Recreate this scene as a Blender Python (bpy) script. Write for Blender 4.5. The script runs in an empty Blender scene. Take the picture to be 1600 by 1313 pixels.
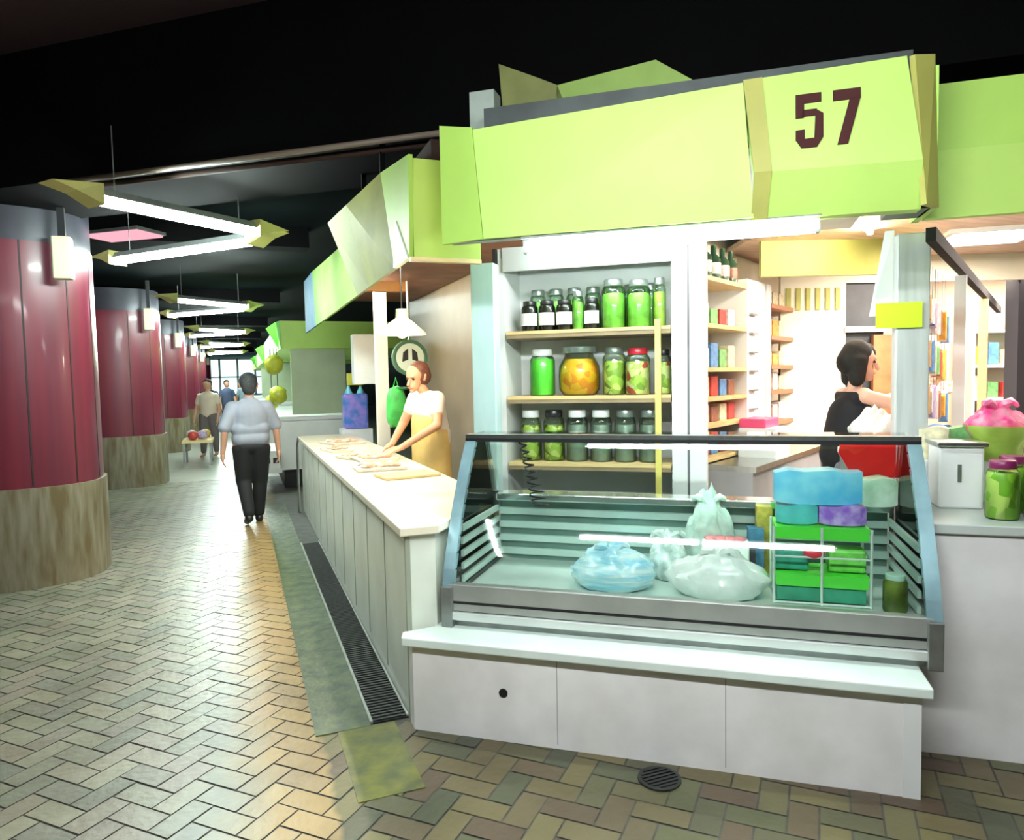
import bpy, bmesh, math, random
from mathutils import Vector, Matrix
random.seed(57)
C = bpy.context.scene
COL = C.collection
R = math.radians
# ------------------------------------------------------------------ camera, world, exposure
YAW, PITCH, ROLL = 0.36965, 0.06087, 0.02
fw = Vector((math.sin(YAW)*math.cos(PITCH), math.cos(YAW)*math.cos(PITCH), -math.sin(PITCH)))
r0 = Vector((math.cos(YAW), -math.sin(YAW), 0)); u0 = r0.cross(fw)
rr = r0*math.cos(ROLL) - u0*math.sin(ROLL); uu = u0*math.cos(ROLL) + r0*math.sin(ROLL)
cd = bpy.data.cameras.new('camera'); cam = bpy.data.objects.new('camera', cd); COL.objects.link(cam)
cd.sensor_width = 36; cd.lens = 36*1100/1600; cd.clip_start = .05; cd.clip_end = 200
M4 = Matrix((rr, uu, -fw)).transposed().to_4x4(); M4.translation = (0, 0, 1.6); cam.matrix_world = M4
C.camera = cam
w = bpy.data.worlds.new('world'); C.world = w; w.use_nodes = True
w.node_tree.nodes['Background'].inputs[0].default_value = (.75, .9, .95, 1)
w.node_tree.nodes['Background'].inputs[1].default_value = .05
C.view_settings.view_transform = 'Standard'; C.view_settings.look = 'None'
C.view_settings.gamma = 1; C.view_settings.use_curve_mapping = False
C.view_settings.exposure = 0.42
LAMP = 1.0      # overall lamp strength

# ------------------------------------------------------------------ materials
MATS = {}
def mat(name, col, rough=.5, metal=0., var=.0, scale=6., col2=None, bump=0., coat=0., stretch=None, emit=0., detail=4, spec=.5):
    if name in MATS: return MATS[name]
    m = bpy.data.materials.new(name); m.use_nodes = True
    nt = m.node_tree; b = nt.nodes['Principled BSDF']; L = nt.links
    b.inputs['Base Color'].default_value = (*col, 1); b.inputs['Roughness'].default_value = rough
    b.inputs['Metallic'].default_value = metal
    b.inputs['Specular IOR Level'].default_value = spec
    if coat: b.inputs['Coat Weight'].default_value = coat; b.inputs['Coat Roughness'].default_value = .08
    tc = nt.nodes.new('ShaderNodeTexCoord'); mp = nt.nodes.new('ShaderNodeMapping')
    L.new(tc.outputs['Object'], mp.inputs[0])
    if stretch: mp.inputs['Scale'].default_value = stretch
    no = nt.nodes.new('ShaderNodeTexNoise'); no.inputs['Scale'].default_value = scale; no.inputs['Detail'].default_value = detail
    L.new(mp.outputs[0], no.inputs['Vector'])
    ramp = nt.nodes.new('ShaderNodeValToRGB'); ramp.color_ramp.elements[0].position = .35; ramp.color_ramp.elements[1].position = .65
    c2 = col2 if col2 else tuple(max(0, c*(1-(var or .06))) for c in col)
    ramp.color_ramp.elements[0].color = (*c2, 1); ramp.color_ramp.elements[1].color = (*col, 1)
    L.new(no.outputs[0], ramp.inputs[0]); L.new(ramp.outputs[0], b.inputs['Base Color'])
    if bump:
        bp = nt.nodes.new('ShaderNodeBump'); bp.inputs['Strength'].default_value = bump; bp.inputs['Distance'].default_value = .01
        L.new(no.outputs[0], bp.inputs['Height']); L.new(bp.outputs[0], b.inputs['Normal'])
    if emit:
        b.inputs['Emission Color'].default_value = (*col, 1); b.inputs['Emission Strength'].default_value = emit
        m.cycles.emission_sampling = 'NONE'
    MATS[name] = m; return m
def glass(name, tint=(.93, .98, .96), refl=1.0):
    if name in MATS: return MATS[name]
    m = bpy.data.materials.new(name); m.use_nodes = True; nt = m.node_tree; nt.nodes.clear(); L = nt.links
    o = nt.nodes.new('ShaderNodeOutputMaterial'); mx = nt.nodes.new('ShaderNodeMixShader')
    t = nt.nodes.new('ShaderNodeBsdfTransparent'); t.inputs[0].default_value = (*tint, 1)
    g = nt.nodes.new('ShaderNodeBsdfGlossy'); g.inputs['Roughness'].default_value = .03
    fr = nt.nodes.new('ShaderNodeFresnel'); fr.inputs[0].default_value = 1.5
    mu = nt.nodes.new('ShaderNodeMath'); mu.operation = 'MULTIPLY'; mu.inputs[1].default_value = refl
    L.new(fr.outputs[0], mu.inputs[0]); L.new(mu.outputs[0], mx.inputs[0]); L.new(t.outputs[0], mx.inputs[1]); L.new(g.outputs[0], mx.inputs[2])
    L.new(mx.outputs[0], o.inputs[0]); MATS[name] = m; return m
def glow(name, col, s):
    if name in MATS: return MATS[name]
    m = bpy.data.materials.new(name); m.use_nodes = True; nt = m.node_tree; nt.nodes.clear()
    o = nt.nodes.new('ShaderNodeOutputMaterial'); e = nt.nodes.new('ShaderNodeEmission')
    e.inputs[0].default_value = (*col, 1); e.inputs[1].default_value = s
    nt.links.new(e.outputs[0], o.inputs[0]); m.cycles.emission_sampling = 'AUTO' if s > 20 else 'NONE'; MATS[name] = m; return m

def tile_mat(name, sets, edges, rough):
    """paver: colour differs from one paver to the next (random per island), with fine speckle"""
    m = bpy.data.materials.new(name); m.use_nodes = True; nt = m.node_tree; b = nt.nodes['Principled BSDF']; L = nt.links
    ge = nt.nodes.new('ShaderNodeNewGeometry'); tc = nt.nodes.new('ShaderNodeTexCoord')
    sx = nt.nodes.new('ShaderNodeSeparateXYZ'); L.new(tc.outputs['Object'], sx.inputs[0]); outp = None
    wb_ = nt.nodes.new('ShaderNodeTexNoise'); wb_.inputs['Scale'].default_value = 5; L.new(tc.outputs['Object'], wb_.inputs['Vector'])
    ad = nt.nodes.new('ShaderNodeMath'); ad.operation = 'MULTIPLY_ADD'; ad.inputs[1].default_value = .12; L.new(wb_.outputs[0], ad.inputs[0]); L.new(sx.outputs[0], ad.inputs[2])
    for k, cols in enumerate(sets):
        rp = nt.nodes.new('ShaderNodeValToRGB'); el = rp.color_ramp.elements
        while len(el) < len(cols): el.new(.5)
        for i, c in enumerate(cols): el[i].position = i/(len(cols)-1); el[i].color = (*c, 1)
        L.new(ge.outputs['Random Per Island'], rp.inputs[0])
        if k:
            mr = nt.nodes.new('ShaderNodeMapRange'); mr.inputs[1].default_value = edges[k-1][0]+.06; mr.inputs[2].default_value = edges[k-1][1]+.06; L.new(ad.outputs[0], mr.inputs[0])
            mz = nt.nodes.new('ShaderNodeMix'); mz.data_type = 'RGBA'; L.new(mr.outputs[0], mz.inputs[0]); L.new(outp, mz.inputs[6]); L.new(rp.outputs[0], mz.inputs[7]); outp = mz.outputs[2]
        else: outp = rp.outputs[0]
    no = nt.nodes.new('ShaderNodeTexNoise'); no.inputs['Scale'].default_value = 3; no.inputs['Detail'].default_value = 6
    L.new(tc.outputs['Object'], no.inputs['Vector'])
    mx = nt.nodes.new('ShaderNodeMix'); mx.data_type = 'RGBA'; mx.blend_type = 'MULTIPLY'; mx.inputs[0].default_value = .6
    r2 = nt.nodes.new('ShaderNodeValToRGB'); r2.color_ramp.elements[0].position = .3; r2.color_ramp.elements[0].color = (.55, .55, .5, 1); r2.color_ramp.elements[1].position = .6
    L.new(no.outputs[0], r2.inputs[0]); L.new(outp, mx.inputs[6]); L.new(r2.outputs[0], mx.inputs[7]); L.new(mx.outputs[2], b.inputs['Base Color'])
    rg = nt.nodes.new('ShaderNodeMapRange'); rg.inputs[3].default_value = rough-.08; rg.inputs[4].default_value = rough+.12
    L.new(no.outputs[0], rg.inputs[0]); L.new(rg.outputs[0], b.inputs['Roughness'])
    bp = nt.nodes.new('ShaderNodeBump'); bp.inputs['Strength'].default_value = .25; bp.inputs['Distance'].default_value = .01
    n2 = nt.nodes.new('ShaderNodeTexNoise'); n2.inputs['Scale'].default_value = 25; L.new(tc.outputs['Object'], n2.inputs['Vector'])
    L.new(n2.outputs[0], bp.inputs['Height']); L.new(bp.outputs[0], b.inputs['Normal'])
    MATS[name] = m; return m
steel = mat('brushed_steel', (.62, .66, .66), .28, 1., .15, 30, stretch=(1, 1, .05))
steel_d = mat('dull_steel', (.36, .38, .37), .4, .8, .3, 8)
chrome = mat('chrome', (.62, .80, .86), .16, 1., .1, 3)
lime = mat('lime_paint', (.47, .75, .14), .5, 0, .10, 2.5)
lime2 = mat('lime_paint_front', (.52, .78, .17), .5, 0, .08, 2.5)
olive = mat('olive_paint', (.50, .50, .12), .55, 0, .2, 3)
cream = mat('cream_paint', (.80, .78, .62), .6, 0, .1, 2)
white = mat('white_paint', (.82, .83, .84), .5, 0, .06, 3)
whitel = mat('white_laminate', (.80, .83, .80), .35, 0, .07, 4)
marble = mat('pale_marble', (.90, .88, .89), .35, 0, 0, 3.5, col2=(.76, .74, .74), detail=9)
marble_y = mat('cream_marble', (.86, .78, .62), .3, 0, .12, 3)
slab = mat('slab_marble', (.80, .90, .86), .3, 0, .12, 4)
stone = mat('streaked_stone', (.24, .215, .155), .45, 0, 0, 5, col2=(.13, .09, .04), stretch=(3, 3, .45), detail=8)
maroon = mat('maroon_lacquer', (.165, .016, .030), .34, 0, 0, 2, col2=(.09, .010, .028), coat=.12, stretch=(2.5, 2.5, .1))
seam = mat('dark_seam', (.02, .01, .012), .6)
dark = mat('dark_ceiling', (.012, .013, .015), .55, 0, .3, 1.5)
darkb = mat('dark_beam', (.0035, .0035, .004), .85, 0, .3, 1, spec=.05)
duct = mat('dark_brown', (.05, .028, .022), .8, 0, .4, 3, spec=.1)
brown = mat('brown_wood', (.20, .08, .045), .5, 0, .4, 5, stretch=(1, 1, 6))
wood = mat('pale_wood', (.70, .52, .24), .5, 0, .2, 6, stretch=(1, 8, 8))
tan = mat('tan_tiles', (.27, .22, .155), .4, 0, .15, 3)
peach = mat('peach_planks', (.86, .60, .44), .45, 0, .25, 3, stretch=(1, 6, 1))
black = mat('black_plastic', (.012, .012, .014), .4)
rubber = mat('dark_grate', (.03, .032, .03), .5, .3, .5, 20)
wet = mat('wet_concrete', (.11, .14, .065), .4, 0, 0, 11, col2=(.035, .055, .035), detail=10, bump=.8)
mossy = mat('mossy_concrete', (.16, .16, .025), .35, 0, 0, 10, col2=(.07, .08, .025), detail=8, bump=.3)
grout = mat('grout', (.10, .098, .08), .7, 0, .4, 10)
skin = mat('skin', (.62, .33, .22), .5, 0, .08, 8)
tube_m = glow('tube_light', (.80, 1., .93), 14)
gl = glass('case_glass', (.965, .998, .985), 1.0)
glj = glass('jar_glass', (.86, .95, .88), .8)

# ------------------------------------------------------------------ mesh helpers
class MB:
    def __init__(s): s.bm = bmesh.new(); s.sm = False
    def box(s, x0, y0, z0, x1, y1, z1, mi=0):
        v = [s.bm.verts.new(p) for p in ((x0,y0,z0),(x1,y0,z0),(x1,y1,z0),(x0,y1,z0),(x0,y0,z1),(x1,y0,z1),(x1,y1,z1),(x0,y1,z1))]
        for f in ((0,3,2,1),(4,5,6,7),(0,1,5,4),(1,2,6,5),(2,3,7,6),(3,0,4,7)):
            s.bm.faces.new([v[i] for i in f]).material_index = mi
        return s
    def prism(s, pts, z0, z1, mi=0):
        lo = [s.bm.verts.new((p[0], p[1], z0)) for p in pts]; hi = [s.bm.verts.new((p[0], p[1], z1)) for p in pts]
        n = len(pts)
        fs = [s.bm.faces.new(lo[::-1]), s.bm.faces.new(hi)] + [s.bm.faces.new((lo[i], lo[(i+1)%n], hi[(i+1)%n], hi[i])) for i in range(n)]
        for f in fs: f.material_index = mi
        return s
    def hexa(s, a, b, mi=0):
        """a, b: two matching loops of 3-D points joined into a solid"""
        lo = [s.bm.verts.new(p) for p in a]; hi = [s.bm.verts.new(p) for p in b]; n = len(a)
        fs = [s.bm.faces.new(lo[::-1]), s.bm.faces.new(hi)] + [s.bm.faces.new((lo[i], lo[(i+1)%n], hi[(i+1)%n], hi[i])) for i in range(n)]
        for f in fs: f.material_index = mi
        return s
    def plate(s, pts, t, mi=0):
        """flat polygon given a thickness t along its normal"""
        P = [Vector(p) for p in pts]; nn = (P[1]-P[0]).cross(P[2]-P[0]).normalized()*t
        return s.hexa(P, [p+nn for p in P], mi)
    def tube(s, pts, r, n=8, mi=0, cap=True):
        P = [Vector(p) for p in pts]; rings = []
        for i, p in enumerate(P):
            d = (P[min(i+1, len(P)-1)]-P[max(i-1, 0)]).normalized()
            a = d.orthogonal().normalized() if i == 0 else (pa - d*pa.dot(d)).normalized()
            pa = a; b = d.cross(a); ri = r[i] if isinstance(r, (list, tuple)) else r
            rings.append([s.bm.verts.new(p + (a*math.cos(2*math.pi*k/n)+b*math.sin(2*math.pi*k/n))*ri) for k in range(n)])
        for A, B in zip(rings, rings[1:]):
            for k in range(n):
                f = s.bm.faces.new((A[k], A[(k+1)%n], B[(k+1)%n], B[k])); f.smooth = n > 6; f.material_index = mi
        if cap:
            s.bm.faces.new(rings[0][::-1]).material_index = mi; s.bm.faces.new(rings[-1]).material_index = mi
        return s
    def lathe(s, prof, c=(0, 0, 0), n=20, mi=0):
        rings = []
        for r, z in prof:
            rings.append([s.bm.verts.new((c[0]+r*math.cos(2*math.pi*k/n), c[1]+r*math.sin(2*math.pi*k/n), c[2]+z)) for k in range(n)])
        for A, B in zip(rings, rings[1:]):
            for k in range(n):
                f = s.bm.faces.new((A[k], A[(k+1)%n], B[(k+1)%n], B[k])); f.smooth = True; f.material_index = mi
        s.bm.faces.new(rings[0][::-1]).material_index = mi; s.bm.faces.new(rings[-1]).material_index = mi
        return s
    def ball(s, c, r, sc=(1, 1, 1), rough=0, sub=2, mi=0, seed=0):
        rnd = random.Random(seed)
        g = bmesh.ops.create_icosphere(s.bm, subdivisions=sub, radius=1)
        for v in g['verts']:
            k = r*(1+rough*(rnd.random()-.5)); v.co = Vector((v.co.x*sc[0]*k+c[0], v.co.y*sc[1]*k+c[1], v.co.z*sc[2]*k+c[2]))
            for f in v.link_faces: f.material_index = mi; f.smooth = True
        return s
    def xf(s, m): s.bm.transform(m); return s
    def build(s, name, m, parent=None, bevel=0, loc=None, rz=None):
        me = bpy.data.meshes.new(name); bmesh.ops.recalc_face_normals(s.bm, faces=s.bm.faces[:])
        for e_ in s.bm.edges:
            if len(e_.link_faces) == 2 and e_.calc_face_angle(0) > .7: e_.smooth = False
        s.bm.to_mesh(me); s.bm.free()
        for x in (m if isinstance(m, (list, tuple)) else [m]): me.materials.append(x)
        o = bpy.data.objects.new(name, me); COL.objects.link(o)
        if parent: o.parent = parent
        if loc is not None: o.location = loc
        if rz is not None: o.rotation_euler = (0, 0, rz)
        if bevel:
            b = o.modifiers.new('bevel', 'BEVEL'); b.width = bevel; b.segments = 2; b.limit_method = 'ANGLE'
        return o
def tag(o, label=None, cat=None, group=None, kind=None):
    if label: o['label'] = label
    if cat: o['category'] = cat
    if group: o['group'] = group
    if kind: o['kind'] = kind
    return o
def thing(name, label, cat, loc=(0, 0, 0), rz=0, group=None):
    o = bpy.data.objects.new(name, None); COL.objects.link(o); o.location = loc; o.rotation_euler = (0, 0, rz)
    o.empty_display_size = .1
    return tag(o, label, cat, group)
def struct(o): o['kind'] = 'structure'; return o
def dup(root, loc, rz=None, label=None, group=None, sc=None):
    r = root.copy(); COL.objects.link(r); r.location = loc
    if rz is not None: r.rotation_euler = (0, 0, rz)
    if sc: r.scale = sc
    if label: r['label'] = label
    if group: r['group'] = group
    for ch in list(root.children):
        c = ch.copy(); COL.objects.link(c); c.parent = r
        for g in ch.children:
            d = g.copy(); COL.objects.link(d); d.parent = c
    return r
def subpart_label(o, s): o['label'] = s; return o

# frame of stall 57: e along its front (left to right), v inwards
L0 = Vector((.69, 3.09, 0)); EA = R(-38.2)
def F(e, v, z=0.): return (L0.x+e*math.cos(EA)-v*math.sin(EA), L0.y+e*math.sin(EA)+v*math.cos(EA), z)
def F2(e, v): return F(e, v)[:2]

# ------------------------------------------------------------------ lamps (each with its own light)
fix_yellow = mat('yellowed_cap', (.62, .60, .22), .5, 0, .1, 5)
fix_grey = mat('lamp_housing', (.30, .33, .32), .4, 0, .2, 5)
def tube_lamp(name, p0, p1, label, power, col=(.84, 1., .94), caps=True, drop=0., group=None, width=.12, wires=0., tr=.022):
    p0 = Vector(p0); p1 = Vector(p1); c = (p0+p1)/2; d = p1-p0; ln = d.length; ang = math.atan2(d.y, d.x)
    t = thing(name, label, 'lamp', c, ang, group)
    h = ln/2
    MB().hexa([(-h-.02, -width/2, .035), (h+.02, -width/2, .035), (h+.02, width/2, .035), (-h-.02, width/2, .035)],
              [(-h-.02, -width/4, .085), (h+.02, -width/4, .085), (h+.02, width/4, .085), (-h-.02, width/4, .085)]).build('housing', fix_grey, t)
    rad = power*LAMP*1.6/(math.pi*2*math.pi*tr*ln)
    MB().tube([(-h, 0, 0), (h, 0, 0)], tr, 10).build('tube', glow('tube_light_%d_%d' % (rad, col[2]*100), col, rad), t)
    for s in (-1, 1):
        if caps: MB().hexa([(s*h, -width*.75, -.03), (s*(h+.15), -.07, .03), (s*(h+.15), .07, .03), (s*h, width*.75, -.03)][::s],
                           [(s*h, -width*.75, .10), (s*(h+.30), -.08, .06), (s*(h+.30), .08, .06), (s*h, width*.75, .10)][::s]).build('end_cap', fix_yellow, t)
        else: MB().box(s*h-.015, -.02, -.025, s*h+.015, .02, .04).build('socket', fix_grey, t)
        if wires:
            MB().tube([(s*h*.8, 0, .08), (s*h*.8, 0, .08+wires)], .004, 5).build('hanging_wire', steel_d, t)
    return t
n_l = 0
ords = ['nearest', 'second', 'third', 'fourth', 'fifth']
for k in range(5):
    dy = 5.75*k
    tube_lamp('fluorescent_lamp', (-.78, 5.12+dy, 2.75), (.15, 5.87+dy, 2.75), f'hanging fluorescent tube lamp of the aisle, {ords[k]} zigzag pair, slanting away to the right', 75, group='zigzag tube lamps over the aisle', wires=.42)
    tube_lamp('fluorescent_lamp', (.18, 6.25+dy, 2.75), (-1.0, 7.55+dy, 2.75), f'hanging fluorescent tube lamp of the aisle, {ords[k]} zigzag pair, slanting away to the left', 75, group='zigzag tube lamps over the aisle', wires=.42)
# the same row of aisle lamps going on in front of stall 57
for e_, nm in ((.13, 'left'), (1.18, 'right')): tube_lamp('fluorescent_lamp', F(e_, -2.1, 2.78), F(e_+1.0, -2.1, 2.78), nm+' hanging fluorescent tube lamp before the front of stall 57', 68, col=(.95, 1., .98), tr=.045, width=.16, caps=False, group='zigzag tube lamps over the aisle', wires=.5)
tube_lamp('fluorescent_lamp', (-1.9, 1.2, 2.75), (-.8, 2.2, 2.75), 'hanging fluorescent tube lamp over the near left aisle', 14, group='zigzag tube lamps over the aisle', wires=.5)

# ------------------------------------------------------------------ the setting
def herringbone():
    m = MB(); bm = m.bm; wd = .105; g = .004
    ca, sa = math.cos(R(45)), math.sin(R(45))
    for i in range(-100, 190):
        for j in range(-100, 190):
            c = (i-j) % 4
            if c == 0: x0, y0, x1, y1 = i, j, i+2, j+1
            elif c == 3: x0, y0, x1, y1 = i, j, i+1, j+2
            else: continue
            cx, cy = (x0+x1)/2*wd, (y0+y1)/2*wd
            X, Y = cx*ca-cy*sa, cx*sa+cy*ca
            if X < -4.6 or X > 4.8 or Y < -.3 or Y > 12.6: continue
            if X > .48 and Y > 3.2 and X < 4.3: continue
            if X > .38 and Y > 3.3: continue
            # zones: aisle pavers, a strip beside the gutter with warm light put into its colour, the darker ones before the stall
            b = .27 if Y > 2.9 else .27
            mi = 0
            dz = random.uniform(-.0012, .0012)
            q = []
            for (a_, b_) in ((x0*wd+g, y0*wd+g), (x1*wd-g, y0*wd+g), (x1*wd-g, y1*wd-g), (x0*wd+g, y1*wd-g)):
                q.append(bm.verts.new((a_*ca-b_*sa, a_*sa+b_*ca, dz+random.uniform(-.0006, .0006))))
            bm.faces.new(q).material_index = mi
    # grout bed and the plain far floor
    v = [bm.verts.new(p) for p in ((-14, -6, -.004), (16, -6, -.004), (16, 46, -.004), (-14, 46, -.004))]
    bm.faces.new(v).material_index = 1
    v = [bm.verts.new(p) for p in ((-14, 12.55, -.0005), (16, 12.55, -.0005), (16, 46, -.0005), (-14, 46, -.0005))]
    bm.faces.new(v).material_index = 2
    return m
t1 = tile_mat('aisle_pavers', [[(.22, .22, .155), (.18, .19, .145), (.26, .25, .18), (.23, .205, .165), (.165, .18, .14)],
    [(.40, .26, .09), (.33, .22, .10), (.38, .24, .10), (.44, .30, .12)],  # strip beside the gutter: orange cast of the light painted into the pavers
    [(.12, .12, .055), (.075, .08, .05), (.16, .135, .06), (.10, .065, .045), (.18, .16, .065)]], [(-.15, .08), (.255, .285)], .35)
t5 = mat('far_floor', (.40, .42, .36), .28, 0, .2, 2)
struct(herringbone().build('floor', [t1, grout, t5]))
struct(MB().prism([(.262, 3.2), (.51, 3.2), (.51, 9.6), (.262, 9.6)], -.01, .004).build('trim_1', wet))
struct(MB().box(.36, 2.62, -.01, .62, 3.2, .003).build('trim_2', mossy))
# ceiling: high dark part near the camera, lower part beyond the big beam
struct(MB().box(-14, -6, 3.9, 16, 46, 4.0).build('ceiling', mat('near_ceiling', (.05, .024, .028), .7, 0, .3, .8)))
bd = MB()
bd.box(-14, 0, 3.0, 12, .9, 3.9)
b = bd.build('ceiling', darkb, loc=(-.7, 5.37, 0), rz=EA); struct(b)
lowc = mat('low_ceiling', (.005, .0095, .0105), .8, 0, .4, 1.2, spec=.05)
struct(MB().prism([(-14, 17), (-7.0, 11.5), (3.0, 3.6), (12, -3), (16, -3), (16, 46), (-14, 46)], 3.3, 3.36).build('ceiling', lowc))
for k in range(6):
    struct(MB().box(-14, 8.2+5.75*k, 3.08, .8, 8.5+5.75*k, 3.3).build('ceiling', darkb))
pipe = tag(MB().tube([F(-3.0, 1.02, 3.01-.04), F(-.05, 1.02, 2.965)], .022, 8).build('conduit_pipe', duct), 'upper thin brown conduit running along the lower edge of the ceiling beam', 'pipe', 'conduits under the beam')
pipe['label'] = 'farther of two thin brown conduits under the dark ceiling beam'
tag(MB().tube([F(-3.0, .90, 2.975), F(-.05, .90, 2.975)], .018, 8).build('conduit_pipe', mat('dusty_pipe', (.22, .17, .13), .5)), 'nearer of two thin brown conduits under the dark ceiling beam', 'pipe', 'conduits under the beam')
# walls
struct(MB().box(-14.2, -6, 0, -14, 46, 4).build('wall_left', dark))
struct(MB().box(-14, 45.8, 0, 16, 46, 4).build('wall_back', mat('far_wall', (.30, .42, .40), .6, 0, .2, 1)))
struct(MB().box(15.8, -6, 0, 16, 46, 4).build('wall_right', mat('side_wall', (.55, .42, .30), .6, 0, .2, 1)))
struct(MB().box(-14, -6.2, 0, 16, -6, 4).build('wall_front', dark))
wn = MB(); wn.box(-6, 45.70, .9, 3.0, 45.76, 3.0)
win = struct(wn.build('window_1', glow('daylit_panes', (.55, .85, .85), 1.5)))
fb = MB()
for i in range(10): fb.box(-6.05+i, 45.6, .85, -5.95+i+.02, 45.72, 3.05)
for z in (.85, 1.9, 2.98): fb.box(-6.05, 45.6, z, 3.05, 45.72, z+.08)
fb.build('window_frame', steel_d, win)

# ------------------------------------------------------------------ drain
dr = thing('floor_drain', 'long dark grated drain channel along the left counter', 'drain', (.522, 3.22, 0))
MB().box(0, 0, -.01, .168, 3.95, .004).build('channel', black, dr)
m = MB()
m.box(-.012, 0, 0, .0, 3.95, .012).box(.160, 0, 0, .170, 3.95, .012); m.build('edge_strip', mat('worn_steel', (.5, .52, .48), .4, .6, .3, 10), dr)
m = MB()
for i in range(130): m.box(.004, .01+i*.03, .004, .160, .024+i*.03, .010)
m.build('grate', rubber, dr)
gz = thing('gully_cover', 'small round black floor gully before stall 57', 'drain', (1.49, 2.31, .001))
MB().lathe([(.085, 0), (.085, .006), (.07, .009), (.0701, .007)], n=24).build('ring', rubber, gz)
m = MB()
for i in range(-3, 4):
    q = math.sqrt(.07**2-(i*.02)**2); m.box(-q, i*.02-.005, .007, q, i*.02+.005, .012)
m.build('grille', black, gz)

# ------------------------------------------------------------------ maroon columns
def supell(rx, ry, n=64, ex=2.7):
    out = []
    for k in range(n):
        t = 2*math.pi*k/n; c, s = math.cos(t), math.sin(t)
        out.append((rx*math.copysign(abs(c)**(2/ex), c), ry*math.copysign(abs(s)**(2/ex), s)))
    return out
def column_proto():
    t = thing('column', 'nearest maroon clad column with streaked stone base', 'column', (-2.07, 7.05, 0), 0, 'maroon columns down the aisle')
    def ringm(rx, ry, z0, z1, name, m, smooth=True):
        mb = MB(); mb.prism(supell(rx, ry), z0, z1)
        for f in mb.bm.faces: f.smooth = abs(f.normal.z) < .5 and smooth
        return mb.build(name, m, t)
    ringm(.95, .60, 0, .80, 'base', stone)
    ringm(.925, .575, .80, 2.74, 'cladding', maroon)
    ringm(.915, .565, 2.74, 3.08, 'capital', mat('grey_capital', (.05, .05, .065), .3, .2, .3, 3))
    # the shadow gaps between the cladding sheets
    P = supell(.927, .577)
    for i in (36, 42, 47, 53, 58, 63):
        a, b_ = Vector((*P[i % 64], 0)), Vector((*P[(i+1) % 64], 0)); d = (b_-a).normalized()*.006
        MB().prism([(a-d)[:2], (a+d)[:2], (a+d)[:2] if False else ((a+d)*.985)[:2], ((a-d)*.985)[:2]], .81, 2.74).build('sheet_joint', seam, t)
    bx = MB().box(.76, -.60, 2.44, .89, -.48, 2.77).build('junction_box', mat('box_cream', (.62, .62, .42), .5), t, bevel=.01)
    MB().box(.80, -.55, 2.77, .85, -.50, 3.2).build('cable_duct', black, bx)
    return t
c0 = column_proto()
for k in range(1, 6):
    dup(c0, (-2.07, 7.05+5.75*k, 0), label=f'{ords[k] if k < 5 else "last"} maroon clad column along the left of the aisle')

# ------------------------------------------------------------------ stall 57: plinth, ledge, right counter
CE = math.cos(EA); SE = math.sin(EA)
pt = thing('stall_plinth', 'low pale marble plinth of stall 57 under the glass case', 'plinth')
foot = [F2(0, 0), F2(2.05, 0), F2(2.05, .369), F2(.07, .369), (.82, 3.175), (.69, 3.17)]
MB().prism(foot, 0, .40).build('marble_facing', marble, pt)
m = MB()
for e_ in (.67, 1.36):   # joints
    m.prism([F2(e_, -.0015), F2(e_+.003, -.0015), F2(e_+.003, .01), F2(e_, .01)], .02, .4)
m.build('facing_joint', mat('joint', (.33, .33, .31), .7), pt)
MB().prism([F2(1.995, -.004), F2(2.055, -.004), F2(2.055, .02), F2(1.995, .02)], .0, .40).build('corner_strip', white, pt)
MB().prism([F2(-.035, -.04), F2(2.085, -.04), F2(2.085, .368), F2(.07, .368), (.815, 3.165), (.66, 3.15)], .40, .44).build('ledge', slab, pt, bevel=.006)
MB().lathe([(.02, 0), (.02, .006)], n=14).xf(Matrix.Translation(F(.43, .002, .22)) @ Matrix.Rotation(EA, 4, 'Z') @ Matrix.Rotation(R(90), 4, 'X')).build('drain_hole', black, pt)

rc = thing('stall_counter', 'pale stone counter wall right of the glass case', 'counter', F(2.06, .37), EA)
m = MB(); m.box(.03, .0, 0, .105, .30, .43); m.box(.105, 0, 0, 3.2, .75, .93); m.build('wall_panel', marble, rc)
MB().box(.105, -.02, .93, 3.22, .77, .97).build('top_slab', mat('grey_slab', (.55, .60, .58), .3, 0, .1, 3), rc, bevel=.005)

# left part : the long counter along the aisle
lc = thing('market_counter', 'long cream topped counter with white tiled front beside the drain', 'counter')
foot = [(.70, 3.19), (.835, 3.19), (1.30, 3.785), (1.30, 9.06), (.70, 9.06)]
MB().prism(foot, .0, .88).build('tiled_front', mat('tile_front', (.80, .84, .74), .3, 0, .15, 3), lc)
for i in range(1, 11): MB().box(.697, 3.19+i*.55, .05, .70, 3.19+i*.55+.012, .87).build('tile_joint', mat('joint2', (.34, .38, .30), .7), lc)
MB().box(.69, 3.18, 0, .712, 3.20, .88).build('corner_trim', mat('corner_green', (.35, .38, .30), .4), lc)
MB().prism([(.66, 3.15), (.845, 3.15), (1.34, 3.785), (1.34, 9.1), (.66, 9.1)], .88, .92).build('worktop', marble_y, lc, bevel=.005)
MB().tube([(.64, 8.9, .0), (.64, 8.9, .84), (.66, 9.0, .90)], .015, 8).build('steel_rail', steel, lc)

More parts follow.
